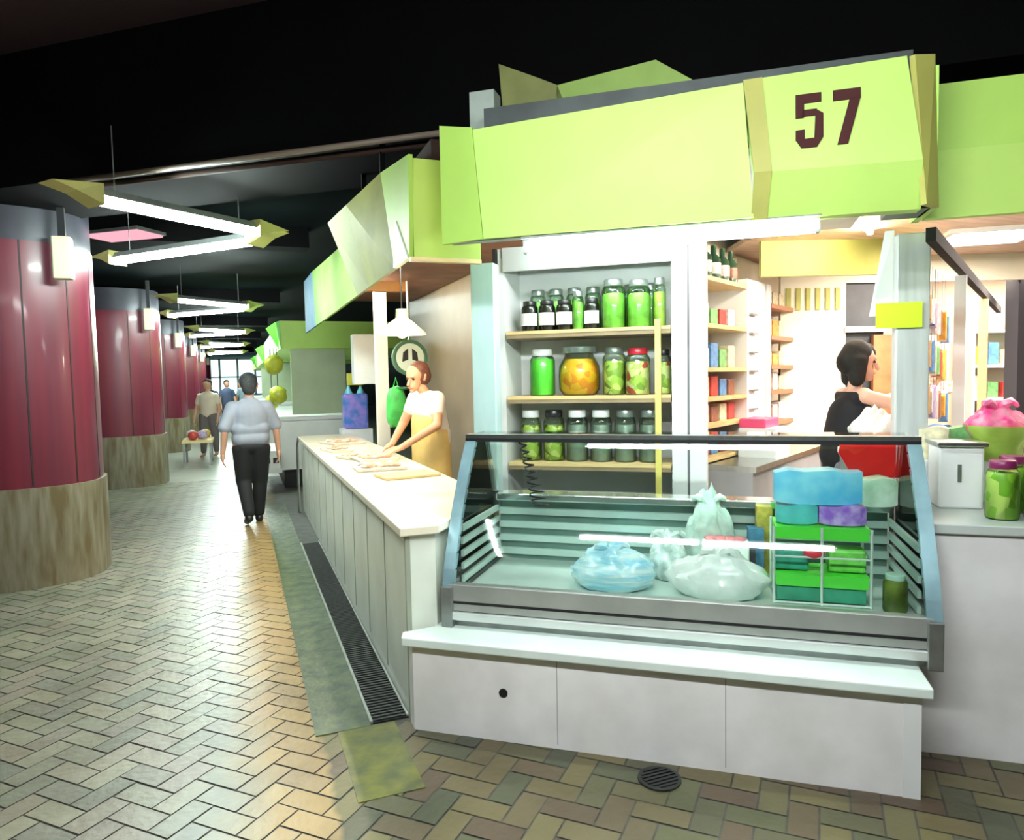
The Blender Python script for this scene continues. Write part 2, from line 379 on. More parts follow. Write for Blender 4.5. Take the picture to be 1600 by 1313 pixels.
# ------------------------------------------------------------------ glass display case
dc = thing('display_case', 'refrigerated glass display case with steel frame on the plinth of stall 57', 'display case', F(0, 0, .44), EA)
B = -.44
E0, E1 = .09, 2.16
MB().box(E0, .17, 0, E1, .95, .035).build('underframe', steel_d, dc)
MB().box(E0+.03, .150, .075, E1-.03, .20, .20).build('front_rail', mat('rail_grey', (.50, .52, .50), .35, .5, .2, 5), dc, bevel=.004)
MB().box(E0+.03, .135, .035, E1-.03, .20, .072).build('bumper_rail', mat('rail_bright', (.80, .85, .83), .25, .4, .1, 5), dc, bevel=.004)
MB().box(E0+.03, .15, .110, E1-.03, .151-.003, .122).build('rail_groove', black, dc)
MB().box(E0+.03, .20, .09, E1-.03, .92, .14).build('display_floor', mat('case_floor', (.74, .86, .80), .25, .3, .1, 4), dc)
for s, x in ((-1, E0), (1, E1-.055)):
    MB().box(x, .13, -.0, x+.055, .235, .19).build('corner_block', steel_d, dc, bevel=.004)
    # side cheeks of the case below the glass
    MB().prism([(.235, .0), (.95, .0), (.95, .2), (.235, .2)], 0, .02).xf(Matrix(((0, 0, 1, x+.015), (1, 0, 0, 0), (0, 1, 0, 0), (0, 0, 0, 1)))).build('side_cheek', steel_d, dc)
# curved posts: from the front rail up and back to the top bar
def arc(t):   # t 0..1 -> (v, z) of the glass profile
    return (.15+.37*t**1.2, .19+.67*(.80*t+.20*math.sin(t*R(90))))
AR = [arc(i/10) for i in range(11)]
for x, nm in ((E0-.0, 'left'), (E1-.055, 'right')):
    m = MB(); wdt = .055
    for (v0, z0), (v1, z1) in zip(AR, AR[1:]):
        m.hexa([(x, v0, z0), (x+wdt, v0, z0), (x+wdt, v1, z1), (x, v1, z1)], [(x, v0+.03, z0), (x+wdt, v0+.03, z0), (x+wdt, v1+.03, z1-.01), (x, v1+.03, z1-.01)])
    bmesh.ops.remove_doubles(m.bm, verts=m.bm.verts[:], dist=1e-5)
    m.build('side_post', mat('blue_chrome', (.42, .66, .76), .25, .45, .35, 5), dc)
m = MB()
for (v0, z0), (v1, z1) in zip(AR, AR[1:]):
    m.hexa([(E0+.055, v0+.008, z0), (E1-.055, v0+.008, z0), (E1-.055, v1+.008, z1), (E0+.055, v1+.008, z1)],
           [(E0+.055, v0+.014, z0), (E1-.055, v0+.014, z0), (E1-.055, v1+.014, z1), (E0+.055, v1+.014, z1)])
bmesh.ops.remove_doubles(m.bm, verts=m.bm.verts[:], dist=1e-5)
dels = [f for f in m.bm.faces if len(f.verts) == 4 and abs(f.calc_center_median().x-(E0+E1)/2) < .1 and f.calc_area() < .02*2]
inner = [f for f in m.bm.faces if f.calc_area() < .013 and abs(f.calc_center_median().x-(E0+E1)/2) < .2 and 0 < AR.index(min(AR, key=lambda a: abs(a[1]-f.calc_center_median().z))) < 10]
bmesh.ops.delete(m.bm, geom=inner, context='FACES')
for f in m.bm.faces: f.smooth = True
m.build('front_glass', gl, dc)
for x in (E0+.02, E1-.03):
    pts = [(.19, .19)] + [(v+.03, z-.01) for v, z in AR[2:]] + [(.80, .86), (.93, .50), (.93, .19)]
    MB().prism(pts, 0, .006).xf(Matrix(((0, 0, 1, x), (1, 0, 0, 0), (0, 1, 0, 0), (0, 0, 0, 1)))).build('side_glass', gl, dc)
MB().box(E0, .505, .853, E1, .56, .872).build('top_bar', steel, dc)
MB().box(E0, .503, .835, E1, .53, .853).build('top_bar_seal', black, dc)
MB().box(E0, .56, .862, E1, .80, .868).build('top_glass', gl, dc)
for x in (E0+.01, E1-.04): MB().box(x, .905, .14, x+.03, .945, .52).build('rear_post', steel, dc)
louv = mat('green_grey_metal', (.22, .34, .30), .3, .5, .2, 5)
MB().box(E0+.05, .90, .14, E1-.05, .93, .50).build('back_panel', louv, dc)
for i in range(4): MB().box(E0+.05, .875, .17+i*.075, E1-.05, .90, .205+i*.075).build('louvre', mat('louvre', (.60, .76, .70), .3, .3, .1, 5), dc)
MB().box(E0+.05, .82, .48, E1-.05, .95, .52).build('back_rail', mat('back_chrome', (.70, .82, .78), .15, .9), dc, bevel=.006)
for i in range(5):
    MB().box(E0+.04, .30, .17+i*.062, E0+.055, .86, .200+i*.062).build('side_louvre', MATS['louvre'], dc)
    MB().box(E1-.055, .30, .17+i*.062, E1-.04, .86, .200+i*.062).build('side_louvre', MATS['louvre'], dc)
MB().box(E0+.056, .30, .145, E0+.06, .9, .165).build('floor_seal', black, dc)
# black coiled cable hanging inside the case
pp = []
for i in range(120):
    t = i/119; pp.append((.34+.10*t+.035*math.cos(i*.55)*(.3+t), .66+.035*math.sin(i*.55), 1.28-.36*t))
tag(MB().tube([(p[0], p[1], p[2]) for p in pp], .005, 6).xf(Matrix.Translation(F(0, 0)) @ Matrix.Rotation(EA, 4, 'Z')).build('coiled_cable', black), 'black coiled cable hanging inside the left end of the glass case', 'cable')

# steel posts carrying the canopy
def post(e_, v_, w_, z0, z1, label, tint):
    o = MB().box(-w_/2, -.05, z0, w_/2, .05, z1).build('steel_post', tint, loc=F(e_, v_), rz=EA, bevel=.006)
    return tag(o, label, 'post')
post(.035, 1.02, .14, .0, 2.25, 'bluish steel post behind the left end of the glass case', mat('post_blue', (.62, .84, .84), .35, .15, .2, 4, stretch=(1, 1, .3)))
post(2.225, 1.02, .145, .97, 2.25, 'brushed steel post behind the right end of the glass case', mat('post_grey', (.60, .63, .64), .4, .1, .25, 5, stretch=(4, 4, .3)))
tag(MB().box(-.10, -.004, 0, .10, .004, .12).build('price_tag', glow('fluo_green', (.5, .9, .02), .75) if False else mat('fluo_green', (.62, .98, .02), .5), loc=F(2.16, .955, 1.80), rz=EA), 'fluorescent yellow green blank tag stuck on the right steel post', 'tag')
# white paper sheet hanging beside right post
tag(MB().plate([(-.07, 0, 0), (.04, 0, 0), (.04, 0, .42), (.0, .01, .42)], .004).build('hanging_sheet', white, loc=F(2.125, 1.10, 1.87), rz=EA), 'white paper sheet hanging from the ceiling left of the right steel post', 'sheet')

# ------------------------------------------------------------------ canopy of stall 57
cp = thing('canopy', 'lime green folded canopy of stall 57 with the number board', 'canopy', F(0, 0, 0), EA)
VF = .15
def pan(pts, name, m, t=.02, par=None): return MB().plate(pts, t).build(name, m, par or cp)
pan([(.13, VF+.04, 2.21), (.34, VF, 2.215), (.30, VF, 2.70), (.13, VF+.04, 2.74)], 'wing_panel', lime)
pan([(.34, VF, 2.215), (1.47, VF-.005, 2.21), (1.43, VF-.03, 2.725), (.30, VF, 2.69)], 'fascia_panel', lime2)
nb = MB()   # number board: proud of the fascia, creased at two thirds of its height
nb.hexa([(1.46, VF-.01, 2.20), (2.06, VF-.01, 2.195), (2.05, VF-.07, 2.36), (1.47, VF-.07, 2.37)], [(1.46, VF+.06, 2.20), (2.06, VF+.06, 2.195), (2.05, VF+.06, 2.36), (1.47, VF+.06, 2.37)])
nb.hexa([(1.47, VF-.07, 2.37), (2.05, VF-.07, 2.36), (2.0, VF-.04, 2.745), (1.43, VF-.04, 2.735)], [(1.47, VF+.06, 2.37), (2.05, VF+.06, 2.36), (2.0, VF+.06, 2.745), (1.43, VF+.06, 2.735)])
board = nb.build('number_board', lime2, cp)
m = MB()
m.hexa([(1.43, VF-.047, 2.735), (1.50, VF-.047, 2.736), (1.535, VF-.077, 2.37), (1.47, VF-.077, 2.37)], [(1.43, VF-.041, 2.735), (1.50, VF-.041, 2.736), (1.535, VF-.071, 2.37), (1.47, VF-.071, 2.37)])
m.hexa([(1.47, VF-.077, 2.37), (1.535, VF-.077, 2.37), (1.52, VF-.017, 2.20), (1.46, VF-.017, 2.20)], [(1.47, VF-.071, 2.37), (1.535, VF-.071, 2.37), (1.52, VF-.011, 2.20), (1.46, VF-.011, 2.20)])
m.build('side_strip', olive, board)
# painted digits 5 and 7, as thin raised strokes on the board plane
digm = mat('digit_paint', (.06, .012, .012), .9)
def on_board(x, z):     # board-plane point: x 0..1 along, z metres above the crease
    v = VF-.07+.03*(z/.378)
    return (1.47+x, v, 2.37+z)
def digit(polys):
    m = MB()
    for P in polys:
        a = [Vector(on_board(*p))+Vector((0, -.001, 0)) for p in P]; m.hexa([p+Vector((0, -.005, 0)) for p in a], a)
    return m.build('number', digm, board)
x5, zt, hh = .150, .075, .205
s_ = .030
digit([[(x5, zt+hh-.035), (x5+.090, zt+hh-.035), (x5+.090, zt+hh), (x5, zt+hh)],
       [(x5, zt+.115), (x5+s_, zt+.115), (x5+s_, zt+hh-.03), (x5, zt+hh-.03)],
       [(x5+.02, zt+.120), (x5+.070, zt+.120), (x5+.075, zt+.145), (x5+.02, zt+.145)],
       [(x5+.065, zt+.03), (x5+.097, zt+.035), (x5+.097, zt+.125), (x5+.070, zt+.145)],
       [(x5+.02, zt), (x5+.075, zt), (x5+.097, zt+.036), (x5, zt+.034)],
       [(x5, zt+.03), (x5+.032, zt+.03), (x5+.032, zt+.07), (x5, zt+.07)]])
x7 = x5+.13
digit([[(x7, zt+hh-.04), (x7+.095, zt+hh-.04), (x7+.095, zt+hh), (x7, zt+hh)],
       [(x7+.015, zt), (x7+.052, zt), (x7+.095, zt+hh-.035), (x7+.058, zt+hh-.035)]])
pan([(2.05, VF-.05, 2.20), (2.11, VF+.03, 2.20), (2.09, VF+.03, 2.76), (2.01, VF-.03, 2.745)], 'end_strip', olive)
MB().box(2.09, VF+.02, 2.2, 2.12, .45, 2.72).build('return_panel', lime, cp)
MB().box(.33, .20, 2.55, 2.04, .42, 2.80).build('top_tray', mat('grey_tray', (.07, .085, .085), .5, .3, .3, 5), cp)
MB().box(.22, .32, 2.62, .34, .42, 2.93).build('grey_box', mat('concrete_grey', (.36, .42, .38), .6, 0, .2, 8), cp)
for P, mm in (([(.34, 2.7), (.31, 3.12), (.52, 3.02), (.60, 2.98), (.70, 2.7)], mat('unlit_olive', (.24, .26, .08), .6, 0, .3, 4)), ([(.55, 2.7), (.60, 2.98), (1.06, 3.03), (1.22, 2.92), (1.22, 2.7)], mat('unlit_lime', (.30, .46, .10), .6, 0, .2, 4))):  # back folds out of the light: their shade is put into the darker colours
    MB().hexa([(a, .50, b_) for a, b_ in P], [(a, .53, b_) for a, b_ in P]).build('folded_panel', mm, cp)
MB().box(.14, .17, 2.195, 2.12, 1.9, 2.215).build('soffit_frame', mat('soffit', (.34, .38, .37), .4, .3, .2, 4), cp) if False else None
m = MB(); m.box(.14, .30, 2.50, 2.12, 2.1, 2.53); m.build('ceiling_panel', mat('soffit', (.42, .47, .45), .4, .2, .2, 4), cp)
m = MB(); m.box(.15, .20, 2.22, 2.12, .26, 2.27); m.build('lower_rail', steel_d, cp)
MB().box(1.96, .16, 2.20, 2.10, .34, 2.225).build('corner_plate', black, cp)
# right fascia, set back
rf = thing('canopy', 'lime green fascia band to the right of the number board', 'canopy', F(2.13, .40), EA)
MB().box(0, 0, 2.47, 3.4, .03, 2.73).build('fascia_panel', lime, rf)
MB().hexa([(0, -.02, 2.20), (3.4, -.02, 2.20), (3.4, .0, 2.47), (0, .0, 2.47)], [(0, .02, 2.20), (3.4, .02, 2.20), (3.4, .03, 2.47), (0, .03, 2.47)]).build('lower_fascia', lime2, rf)
# tube lamp under the canopy
tube_lamp('fluorescent_lamp', F(.53, .17, 2.165), F(1.70, .17, 2.165), 'bright fluorescent tube under the canopy of stall 57', 34, caps=False, width=.07, tr=.026)
# lamps fixed to the ceiling inside the stall
tube_lamp('fluorescent_lamp', F(.25, 1.15, 2.40), F(1.45, 1.15, 2.40), 'fluorescent tube on the ceiling before the jar cabinet', 20, caps=False, width=.07, col=(.95, .97, 1.))

# ------------------------------------------------------------------ jar cabinet
cb = thing('shelf_cabinet', 'open white cabinet of jar shelves behind the glass case', 'shelf', F(0, 1.5), EA)
MB().box(-.02, .36, .0, 1.24, .38, 2.42).build('back_panel', white, cb)
MB().box(-.04, .0, .0, .0, .38, 2.42).build('side_panel', white, cb)
MB().box(-.07, -.02, .0, -.045, .38, 2.42).build('side_edge', black, cb)
MB().box(1.05, .0, .0, 1.14, .38, 2.42).build('side_panel', white, cb)
MB().box(1.155, -.01, .0, 1.25, .38, 2.42).build('side_panel', white, cb)
MB().box(1.14, .02, .0, 1.155, .38, 2.42).build('dark_gap', mat('gap_grey', (.18, .19, .2), .6), cb)
MB().box(-.02, .0, 2.36, 1.24, .38, 2.42).build('top_panel', mat('soffit2', (.35, .38, .36), .5), cb)
for z in (1.05, 1.475, 1.89):
    sh = MB().box(.02, -.03, z-.045, 1.045, .36, z-.012).build('shelf_board', mat('shelf_dark', (.30, .22, .12), .5, 0, .2, 6), cb)
    MB().box(.02, -.034, z-.02, 1.045, .36, z).build('shelf_edge', wood, sh)
MB().box(.0, -.03, 2.27, 1.05, .0, 2.42).build('valance', MATS['soffit2'], cb)
MB().box(.955, -.06, .5, .99, -.034, 1.93).build('retaining_rail', mat('yellow_wood', (.72, .62, .16), .5, 0, .1, 5), cb)
MB().box(-.0, .0, .0, 1.05, .02, .72).build('lower_door', mat('greenish_panel', (.45, .52, .46), .4), cb)

def jar(label, r, h, cont, lid, e_, v_, z, fill=.85, labelcol=None, bits=None, group='jars on the cabinet shelves', squat=False, name='glass_jar', cat='jar'):
    t = thing(name, label, cat, F(e_, v_, z), EA, group)
    if squat: prof = [(r*.75, 0), (r*.98, h*.12), (r, h*.4), (r*.97, h*.6), (r*.7, h*.8), (r*.68, h*.86)]
    else: prof = [(r*.93, 0), (r, .01), (r, h*.76), (r*.9, h*.83), (r*.72, h*.88), (r*.72, h*.92)]
    MB().lathe(prof, n=20).build('jar_body', glj, t)
    MB().lathe([(a*.94, .005+b_*.99*fill) for a, b_ in prof[:-2]] if not squat else [(a*.94, .006+b_*fill) for a, b_ in prof[:-1]], n=20).build('contents', cont, t)
    MB().lathe([(r*.78, h*.86), (r*.80, h*.88), (r*.80, h*.98), (r*.74, h)], n=20).build('lid', lid, t)
    if labelcol:
        m = MB(); n = 14; a0 = -R(160); a1 = -R(20)
        ps = [(math.cos(a0+(a1-a0)*i/n), math.sin(a0+(a1-a0)*i/n)) for i in range(n+1)]
        for i in range(n):
            a, b_ = ps[i], ps[i+1]; k0, k1 = r*1.004, r*1.02
            m.hexa([(a[0]*k0, a[1]*k0, h*.2), (b_[0]*k0, b_[1]*k0, h*.2), (b_[0]*k0, b_[1]*k0, h*.6), (a[0]*k0, a[1]*k0, h*.6)],
                   [(a[0]*k1, a[1]*k1, h*.2), (b_[0]*k1, b_[1]*k1, h*.2), (b_[0]*k1, b_[1]*k1, h*.6), (a[0]*k1, a[1]*k1, h*.6)])
        m.build('paper_label', labelcol, t)
    return t
def bitty(name, base, spots, scale=26, cover=.5):
    m = mat(name, base, .4, 0, 0, 10)
    nt = m.node_tree; b = nt.nodes['Principled BSDF']
    tc = nt.nodes['Texture Coordinate']; vo = nt.nodes.new('ShaderNodeTexVoronoi'); vo.inputs['Scale'].default_value = scale
    rp = nt.nodes.new('ShaderNodeValToRGB'); rp.color_ramp.interpolation = 'CONSTANT'
    cols = [base]+list(spots); el = rp.color_ramp.elements
    while len(el) < len(cols): el.new(.5)
    for i, c in enumerate(cols): el[i].position = i/len(cols); el[i].color = (*c, 1)
    sp = nt.nodes.new('ShaderNodeSeparateColor')
    nt.links.new(tc.outputs['Object'], vo.inputs['Vector']); nt.links.new(vo.outputs['Color'], sp.inputs[0]); nt.links.new(sp.outputs[0], rp.inputs[0])
    nt.links.new(rp.outputs[0], b.inputs['Base Color']); return m
g_brine = mat('green_brine', (.30, .72, .10), .3, 0, .3, 20)
g_vivid = mat('vivid_green', (.18, .80, .08), .3, 0, .15, 10)
g_olives = bitty('olive_bits', (.45, .60, .10), [(.30, .42, .06), (.70, .75, .25), (.20, .25, .05)])
g_mix = bitty('pickle_bits', (.50, .62, .12), [(.75, .75, .3), (.55, .08, .06), (.3, .45, .08), (.85, .8, .5)])
orange = bitty('orange_peppers', (.90, .48, .02), [(.95, .62, .04), (.85, .30, .02)], 18)
darkj = mat('dark_preserve', (.02, .015, .015), .25)
lidw = mat('white_lid', (.78, .8, .8), .3); lidg = mat('grey_lid', (.30, .36, .33), .3, .6); lidb = mat('black_lid', (.02, .02, .02), .3); lidr = mat('red_lid', (.45, .02, .04), .3)
grey_m = mat('murky_brine', (.33, .40, .34), .35, 0, .3, 12)
paper = mat('label_paper', (.84, .84, .82), .6)
VJ = 1.62
jar('leftmost dark jar with white label on the top cabinet shelf', .055, .20, darkj, lidb, .135, VJ, 1.89, .98, paper)
jar('second dark jar with white label on the top cabinet shelf', .055, .20, darkj, lidb, .252, VJ, 1.89, .98, paper)
jar('third dark jar with white label, its neighbours dark jar and green jar', .055, .20, darkj, lidb, .368, VJ, 1.89, .98, paper)
jar('dark labelled jar standing alone between green jars on the top shelf', .050, .20, darkj, lidb, .545, VJ, 1.89, .98, paper)
jar('slim green jar between the dark jars on the top shelf', .038, .25, g_brine, lidg, .456, VJ, 1.89)
jar('tall green jar right of the lone dark jar on the top shelf', .075, .31, g_brine, lidg, .685, VJ, 1.89)
jar('tall green jar near the right end of the top shelf', .072, .30, g_brine, lidg, .842, VJ, 1.89)
jar('tall slim yellowish green jar at the right end of the top shelf', .040, .31, bitty('yellow_green', (.50, .70, .10), [(.4, .6, .1)]), lidg, .965, VJ+.04, 1.89)
for i in range(7):
    jar(f'green jar with grey lid in the back row of the top shelf, {["first", "second", "third", "fourth", "fifth", "sixth", "seventh"][i]} from left', .055, .29, g_brine, lidg, .15+i*.125, 1.78, 1.89, group='back row of jars on the top shelf')
jar('tall vivid green jar with white lid at the left of the middle shelf', .082, .30, g_vivid, lidw, .215, VJ, 1.475, .95)
jar('big round jar of orange peppers on the middle shelf', .135, .315, orange, lidg, .455, VJ+.02, 1.475, .9, squat=True)
jar('jar of green olives right of the orange peppers', .075, .30, g_olives, lidg, .685, VJ, 1.475)
jar('jar of mixed pickles with dark red lid on the middle shelf', .078, .29, g_mix, lidr, .835, VJ-.03, 1.475)
jar('jar of pale pickles behind the wooden rail on the middle shelf', .050, .28, g_mix, lidb, .985, VJ+.06, 1.475)
LW = [('green pickles', g_olives, lidw), ('dark green pickles', g_olives, lidb), ('murky brine', grey_m, lidw), ('cloudy pale brine', grey_m, lidw), ('grey green brine', grey_m, lidg), ('grey brine by the rail', grey_m, lidg)]
for i, (nm, c_, l_) in enumerate(LW):
    jar(f'jar of {nm} on the bottom cabinet shelf, {["first", "second", "third", "fourth", "fifth", "sixth"][i]} from left', .07, .33, c_, l_, .13+i*.155, VJ, 1.05)

# ------------------------------------------------------------------ goods in the glass case
ZF = .582
def fthing(name, label, cat, e_, v_, z=ZF, rz=0, group=None): return thing(name, label, cat, F(e_, v_, z), EA+rz, group)
def bag(e_, v_, w_, d_, h_, label, m, seed, knot=True, z=ZF):
    t = fthing('plastic_bag', label, 'bag', e_, v_, z, 0, 'plastic bags in the glass case')
    mb = MB(); rnd = random.Random(seed)
    bmesh.ops.create_icosphere(mb.bm, subdivisions=4, radius=1)
    for v in mb.bm.verts:
        x, y, zz = v.co
        k = 1 - .45*max(0, zz)**1.2
        wr = 1+.05*math.sin(9*x+seed)+.05*math.sin(13*y+7*zz+seed)+.03*math.sin(23*x+11*zz)
        v.co = Vector((x*w_/2*k*wr, y*d_/2*k*wr, max(0, (zz*.62+.45))*h_*wr))
    for f in mb.bm.faces: f.smooth = True
    mb.build('bag_body', m, t)
    if knot:
        MB().ball((0, 0, h_*.90), .032, (1, .9, .8), .2, 2, seed=seed).build('knot', m, t)
        for s in (-1, 1):
            mb = MB(); aa = rnd.uniform(-.6, .6); ps = []
            for i in range(6):
                a = i/5; rr_ = .01+.075*a; ps.append((s*rr_*math.cos(aa), rr_*math.sin(aa)-.01, h_*.90+.045*math.sin(a*2.7)))
            mb.tube(ps, [.014, .022, .028, .026, .018, .006], 7)
            for v in mb.bm.verts: v.co.z = h_*.9+(v.co.z-h_*.9)*.75+.004*math.sin(v.co.x*160)
            mb.build('handle', m, t)
    return t
pale = mat('pale_plastic', (.84, .92, .88), .3, 0, .12, 14, coat=.3)
blues = mat('blue_striped_plastic', (.72, .88, .86), .3, 0, 0, 6, col2=(.22, .62, .80), stretch=(1, 1, 9), coat=.3)
bag(.84, .48, .41, .30, .19, 'pale plastic bag with light blue stripes, left in the case', blues, 1)
bag(1.33, .46, .44, .30, .20, 'large white knotted plastic bag in the middle of the case', pale, 4)
bag(1.09, .68, .20, .16, .22, 'small white plastic bag with dark print between the two large bags', mat('printed_plastic', (.74, .86, .82), .3, 0, 0, 16, col2=(.25, .35, .33), coat=.3), 9)
bag(1.28, .80, .24, .14, .40, 'upright crumpled greenish bag at the back of the case', mat('clear_film', (.66, .86, .76), .3, 0, .3, 14), 12)
tk = fthing('meat_tray', 'small tray with pink meat slices behind the white bag', 'tray', 1.36, .70)
MB().box(-.11, -.07, 0, .11, .07, .20).build('tray', pale, tk, bevel=.01); 
m = MB()
for i in range(4): m.ball((-.07+i*.045, -.01, .21), .03, (1, 1.3, .5), .2, 2, seed=i)
m.build('meat', mat('pink_meat', (.72, .22, .24), .4, 0, .3, 18), tk)
# green display stand with two tiers
gs = fthing('display_stand', 'wire and bright green plastic two tier stand in the right of the case', 'stand', 1.76, .52)
lg = mat('vivid_green_plastic', (.10, .78, .06), .35); wire = mat('white_wire', (.75, .85, .80), .3, .3)
for z in (.075, .285):
    MB().hexa([(-.185, -.10, z), (.185, -.10, z), (.185, .10, z), (-.185, .10, z)], [(-.19, -.11, z+.055), (.19, -.11, z+.055), (.19, .10, z+.055), (-.19, .10, z+.055)]).build('green_tray', lg, gs)
for x in (-.195, 0, .195):
    for y in (-.115, .105):
        if x == 0 and y > 0: continue
        MB().tube([(x, y, 0), (x, y, .34)], .006, 6).build('upright_wire', wire, gs)
for z in (.006, .21): 
    MB().tube([(-.195, -.115, z), (.195, -.115, z), (.195, .105, z), (-.195, .105, z), (-.195, -.115, z)], .005, 6).build('wire_ring', wire, gs)
MB().box(-.18, -.09, .008, .18, .09, .07).build('lower_box', mat('sea_green', (.05, .36, .22), .4, 0, .3, 12), gs)
def lump(name, label, cat, e_, v_, z, r, sc, m, group=None):
    return tag(MB().ball((0, 0, r*sc[2]), r, sc, .04, 3, seed=int(e_*99)).build(name, m, loc=F(e_, v_, z), rz=EA), label, cat, group)
dbs = [('teal boxed packet', (.05, .40, .30), -.12), ('lime packet', (.22, .75, .12), .11)]
for nm, c_, x in dbs:
    tag(MB().box(-.075, -.06, 0, .075, .05, .10).build('packet', mat('m_'+nm.replace(' ', '_'), c_, .4, 0, .3, 20), loc=F(1.76+x, .52, ZF+.135), rz=EA, bevel=.012), nm+' in the lower tier of the green stand', 'packet', 'packets in the green stand')
lump('red_packet', 'round red packet in the middle of the green stand', 'packet', 1.73, .42, ZF+.20, .035, (1.3, .8, .8), mat('red_pack', (.75, .03, .06), .35))
bluep = mat('light_blue_pack', (.10, .50, .78), .3, 0, 0, 9, col2=(.25, .70, .85)); purp = mat('purple_pack', (.28, .12, .62), .35, 0, 0, 22, col2=(.55, .40, .8))
def pack(label, w_, d_, h_, m, e_, v_, z, rz=0, name='packet', grp='packs stacked on the green stand'):
    mb = MB(); mb.box(-w_/2, -d_/2, 0, w_/2, d_/2, h_)
    bmesh.ops.subdivide_edges(mb.bm, edges=mb.bm.edges[:], cuts=5, use_grid_fill=True)
    for v in mb.bm.verts:
        k = 1-(abs(v.co.x)/(w_/2))**4*.35
        v.co.y *= k; v.co.z = h_/2+(v.co.z-h_/2)*(1-.12*(abs(v.co.x)/(w_/2))**3)+.006*math.sin(40*v.co.x)*(v.co.z > h_/2)
    for f in mb.bm.faces: f.smooth = True
    return tag(mb.build(name, m, loc=F(e_, v_, z), rz=EA+rz), label, 'packet', grp)
pack('light blue soft packet on top of the stack in the case', .36, .14, .15, bluep, 1.75, .53, ZF+.345+.085, .04)
pack('teal packet in the left of the stack below the large blue one', .17, .15, .085, mat('teal_pack', (.12, .62, .62), .3, 0, .2, 16), 1.665, .52, ZF+.345)
pack('purple packet in the stack below the large blue one', .19, .15, .085, purp, 1.85, .52, ZF+.345)
pack('red folded sheet pack hanging over the top right of the case', .30, .12, .10, mat('red_sheet', (.85, .02, .02), .3, 0, .2, 8), 2.0, .70, 1.318, -.05, 'folded_sheet', None) if False else None
rs = fthing('red_cloth', 'bright red plastic sheet hanging behind the right top of the case', 'cloth', 2.02, .97, 1.07)
rs.rotation_euler = (0, 0, EA)
m = MB(); nx, nz = 12, 8
m.hexa([(-.05, 0, 0), (.13, 0, .0), (.20, 0, .12), (-.12, 0, .12)], [(-.05, .02, 0), (.13, .02, 0), (.20, .02, .12), (-.12, .02, .12)])
m.hexa([(-.12, 0, .12), (.20, 0, .12), (.24, 0, .19), (-.10, 0, .20)], [(-.12, .02, .12), (.20, .02, .12), (.24, .02, .19), (-.10, .02, .20)])
m.build('sheet', mat('red_sheet', (.85, .02, .02), .3, 0, .2, 8), rs)
pack('white and green soft packet beside the blue packs', .19, .13, .13, mat('white_green_pack', (.66, .80, .70), .3, 0, 0, 12, col2=(.40, .60, .42)), 2.03, .80, .962, .02, grp=None)
jar('small dark jar with olive label and pale lid at the right end of the case', .048, .16, mat('olive_label', (.30, .36, .06), .4, 0, .5, 18), mat('mint_lid', (.45, .7, .58), .4), 2.045, .40, ZF, 1., group=None)
for i, (nm, c_, x, h_) in enumerate((('dark', (.05, .05, .06), 1.46, .17), ('blue', (.10, .30, .50), 1.50, .26), ('yellow and navy', (.65, .55, .10), 1.54, .36))):
    tag(MB().box(-.035, -.04, 0, .035, .04, h_).build('carton', mat('carton_'+nm.replace(' ', '_'), c_, .4, 0, .5, 20), loc=F(x, .70+.05*i, ZF), rz=EA+.1), nm+' small carton left of the green stand in the case', 'carton', 'cartons beside the green stand')

# ------------------------------------------------------------------ interior of the stall (behind)
D60 = Vector((math.cos(R(31)), math.sin(R(31)), 0)); A60 = R(31)
def W(s, t, z=0): # along the back wall of shelves / out into the stall
    p = Vector((3.05, 4.09, 0)) + D60*s + Vector((D60.y, -D60.x, 0))*t; return (p.x, p.y, z)
struct(MB().prism([W(-.15, -.42)[:2], W(4.2, -.42)[:2], W(4.2, -.36)[:2], W(-.15, -.36)[:2]], 0, 2.9).build('wall_shelves', cream))
ua = thing('shelf_unit', 'wall shelf of bottles and packets right of the jar cabinet', 'shelf', W(0, 0), A60)
MB().box(0, .32, 0, 1.25, .35, 2.6).build('back_panel', white, ua)
MB().box(.80, .0, 0, 1.22, .32, 2.33).build('end_panel', white, ua)
MB().box(-.03, 0, 0, 0, .35, 2.33).build('side_panel', white, ua)
SA = [1.0, 1.24, 1.43, 1.64, 1.95, 2.28]
for z in SA: MB().box(0, .0, z-.03, .80, .32, z).build('shelf_board', wood, ua)
for i, z in enumerate([1.3, 1.45, 1.6, 1.75, 1.9, 2.05]): MB().box(.84, -.03, z, .98, .0, z+.015).build('peg', steel_d, ua)
ub = thing('shelf_unit', 'warm lit wall shelf of cartons left of the woman in black', 'shelf', W(1.40, 0), A60)
MB().box(0, .30, 0, 1.0, .33, 2.6).build('back_panel', cream, ub)
MB().box(-.12, 0, 0, -.02, .33, 2.33).build('side_panel', white, ub)
SB = [1.17, 1.44, 1.66, 1.91, 2.18]
for z in SB: MB().box(0, .0, z-.035, 1.0, .30, z).build('shelf_board', mat('red_brown_board', (.42, .18, .09), .5), ub)
palette = [('red', (.60, .06, .05)), ('blue', (.12, .30, .62)), ('pale pink', (.80, .60, .58)), ('ochre', (.70, .42, .10)), ('cream', (.82, .74, .50)), ('brown', (.30, .12, .07)), ('white', (.82, .82, .80)), ('green', (.20, .48, .18)), ('orange', (.85, .38, .05)), ('lilac', (.50, .40, .65))]
pm = {n: mat('goods_'+n.replace(' ', '_'), c, .4, 0, 0, 25, col2=tuple(x*.6 for x in c)) for n, c in palette}
posn = ['first', 'second', 'third', 'fourth', 'fifth', 'sixth', 'seventh', 'eighth']
shelfn = ['lowest', 'second lowest', 'third', 'fourth', 'fifth', 'top']
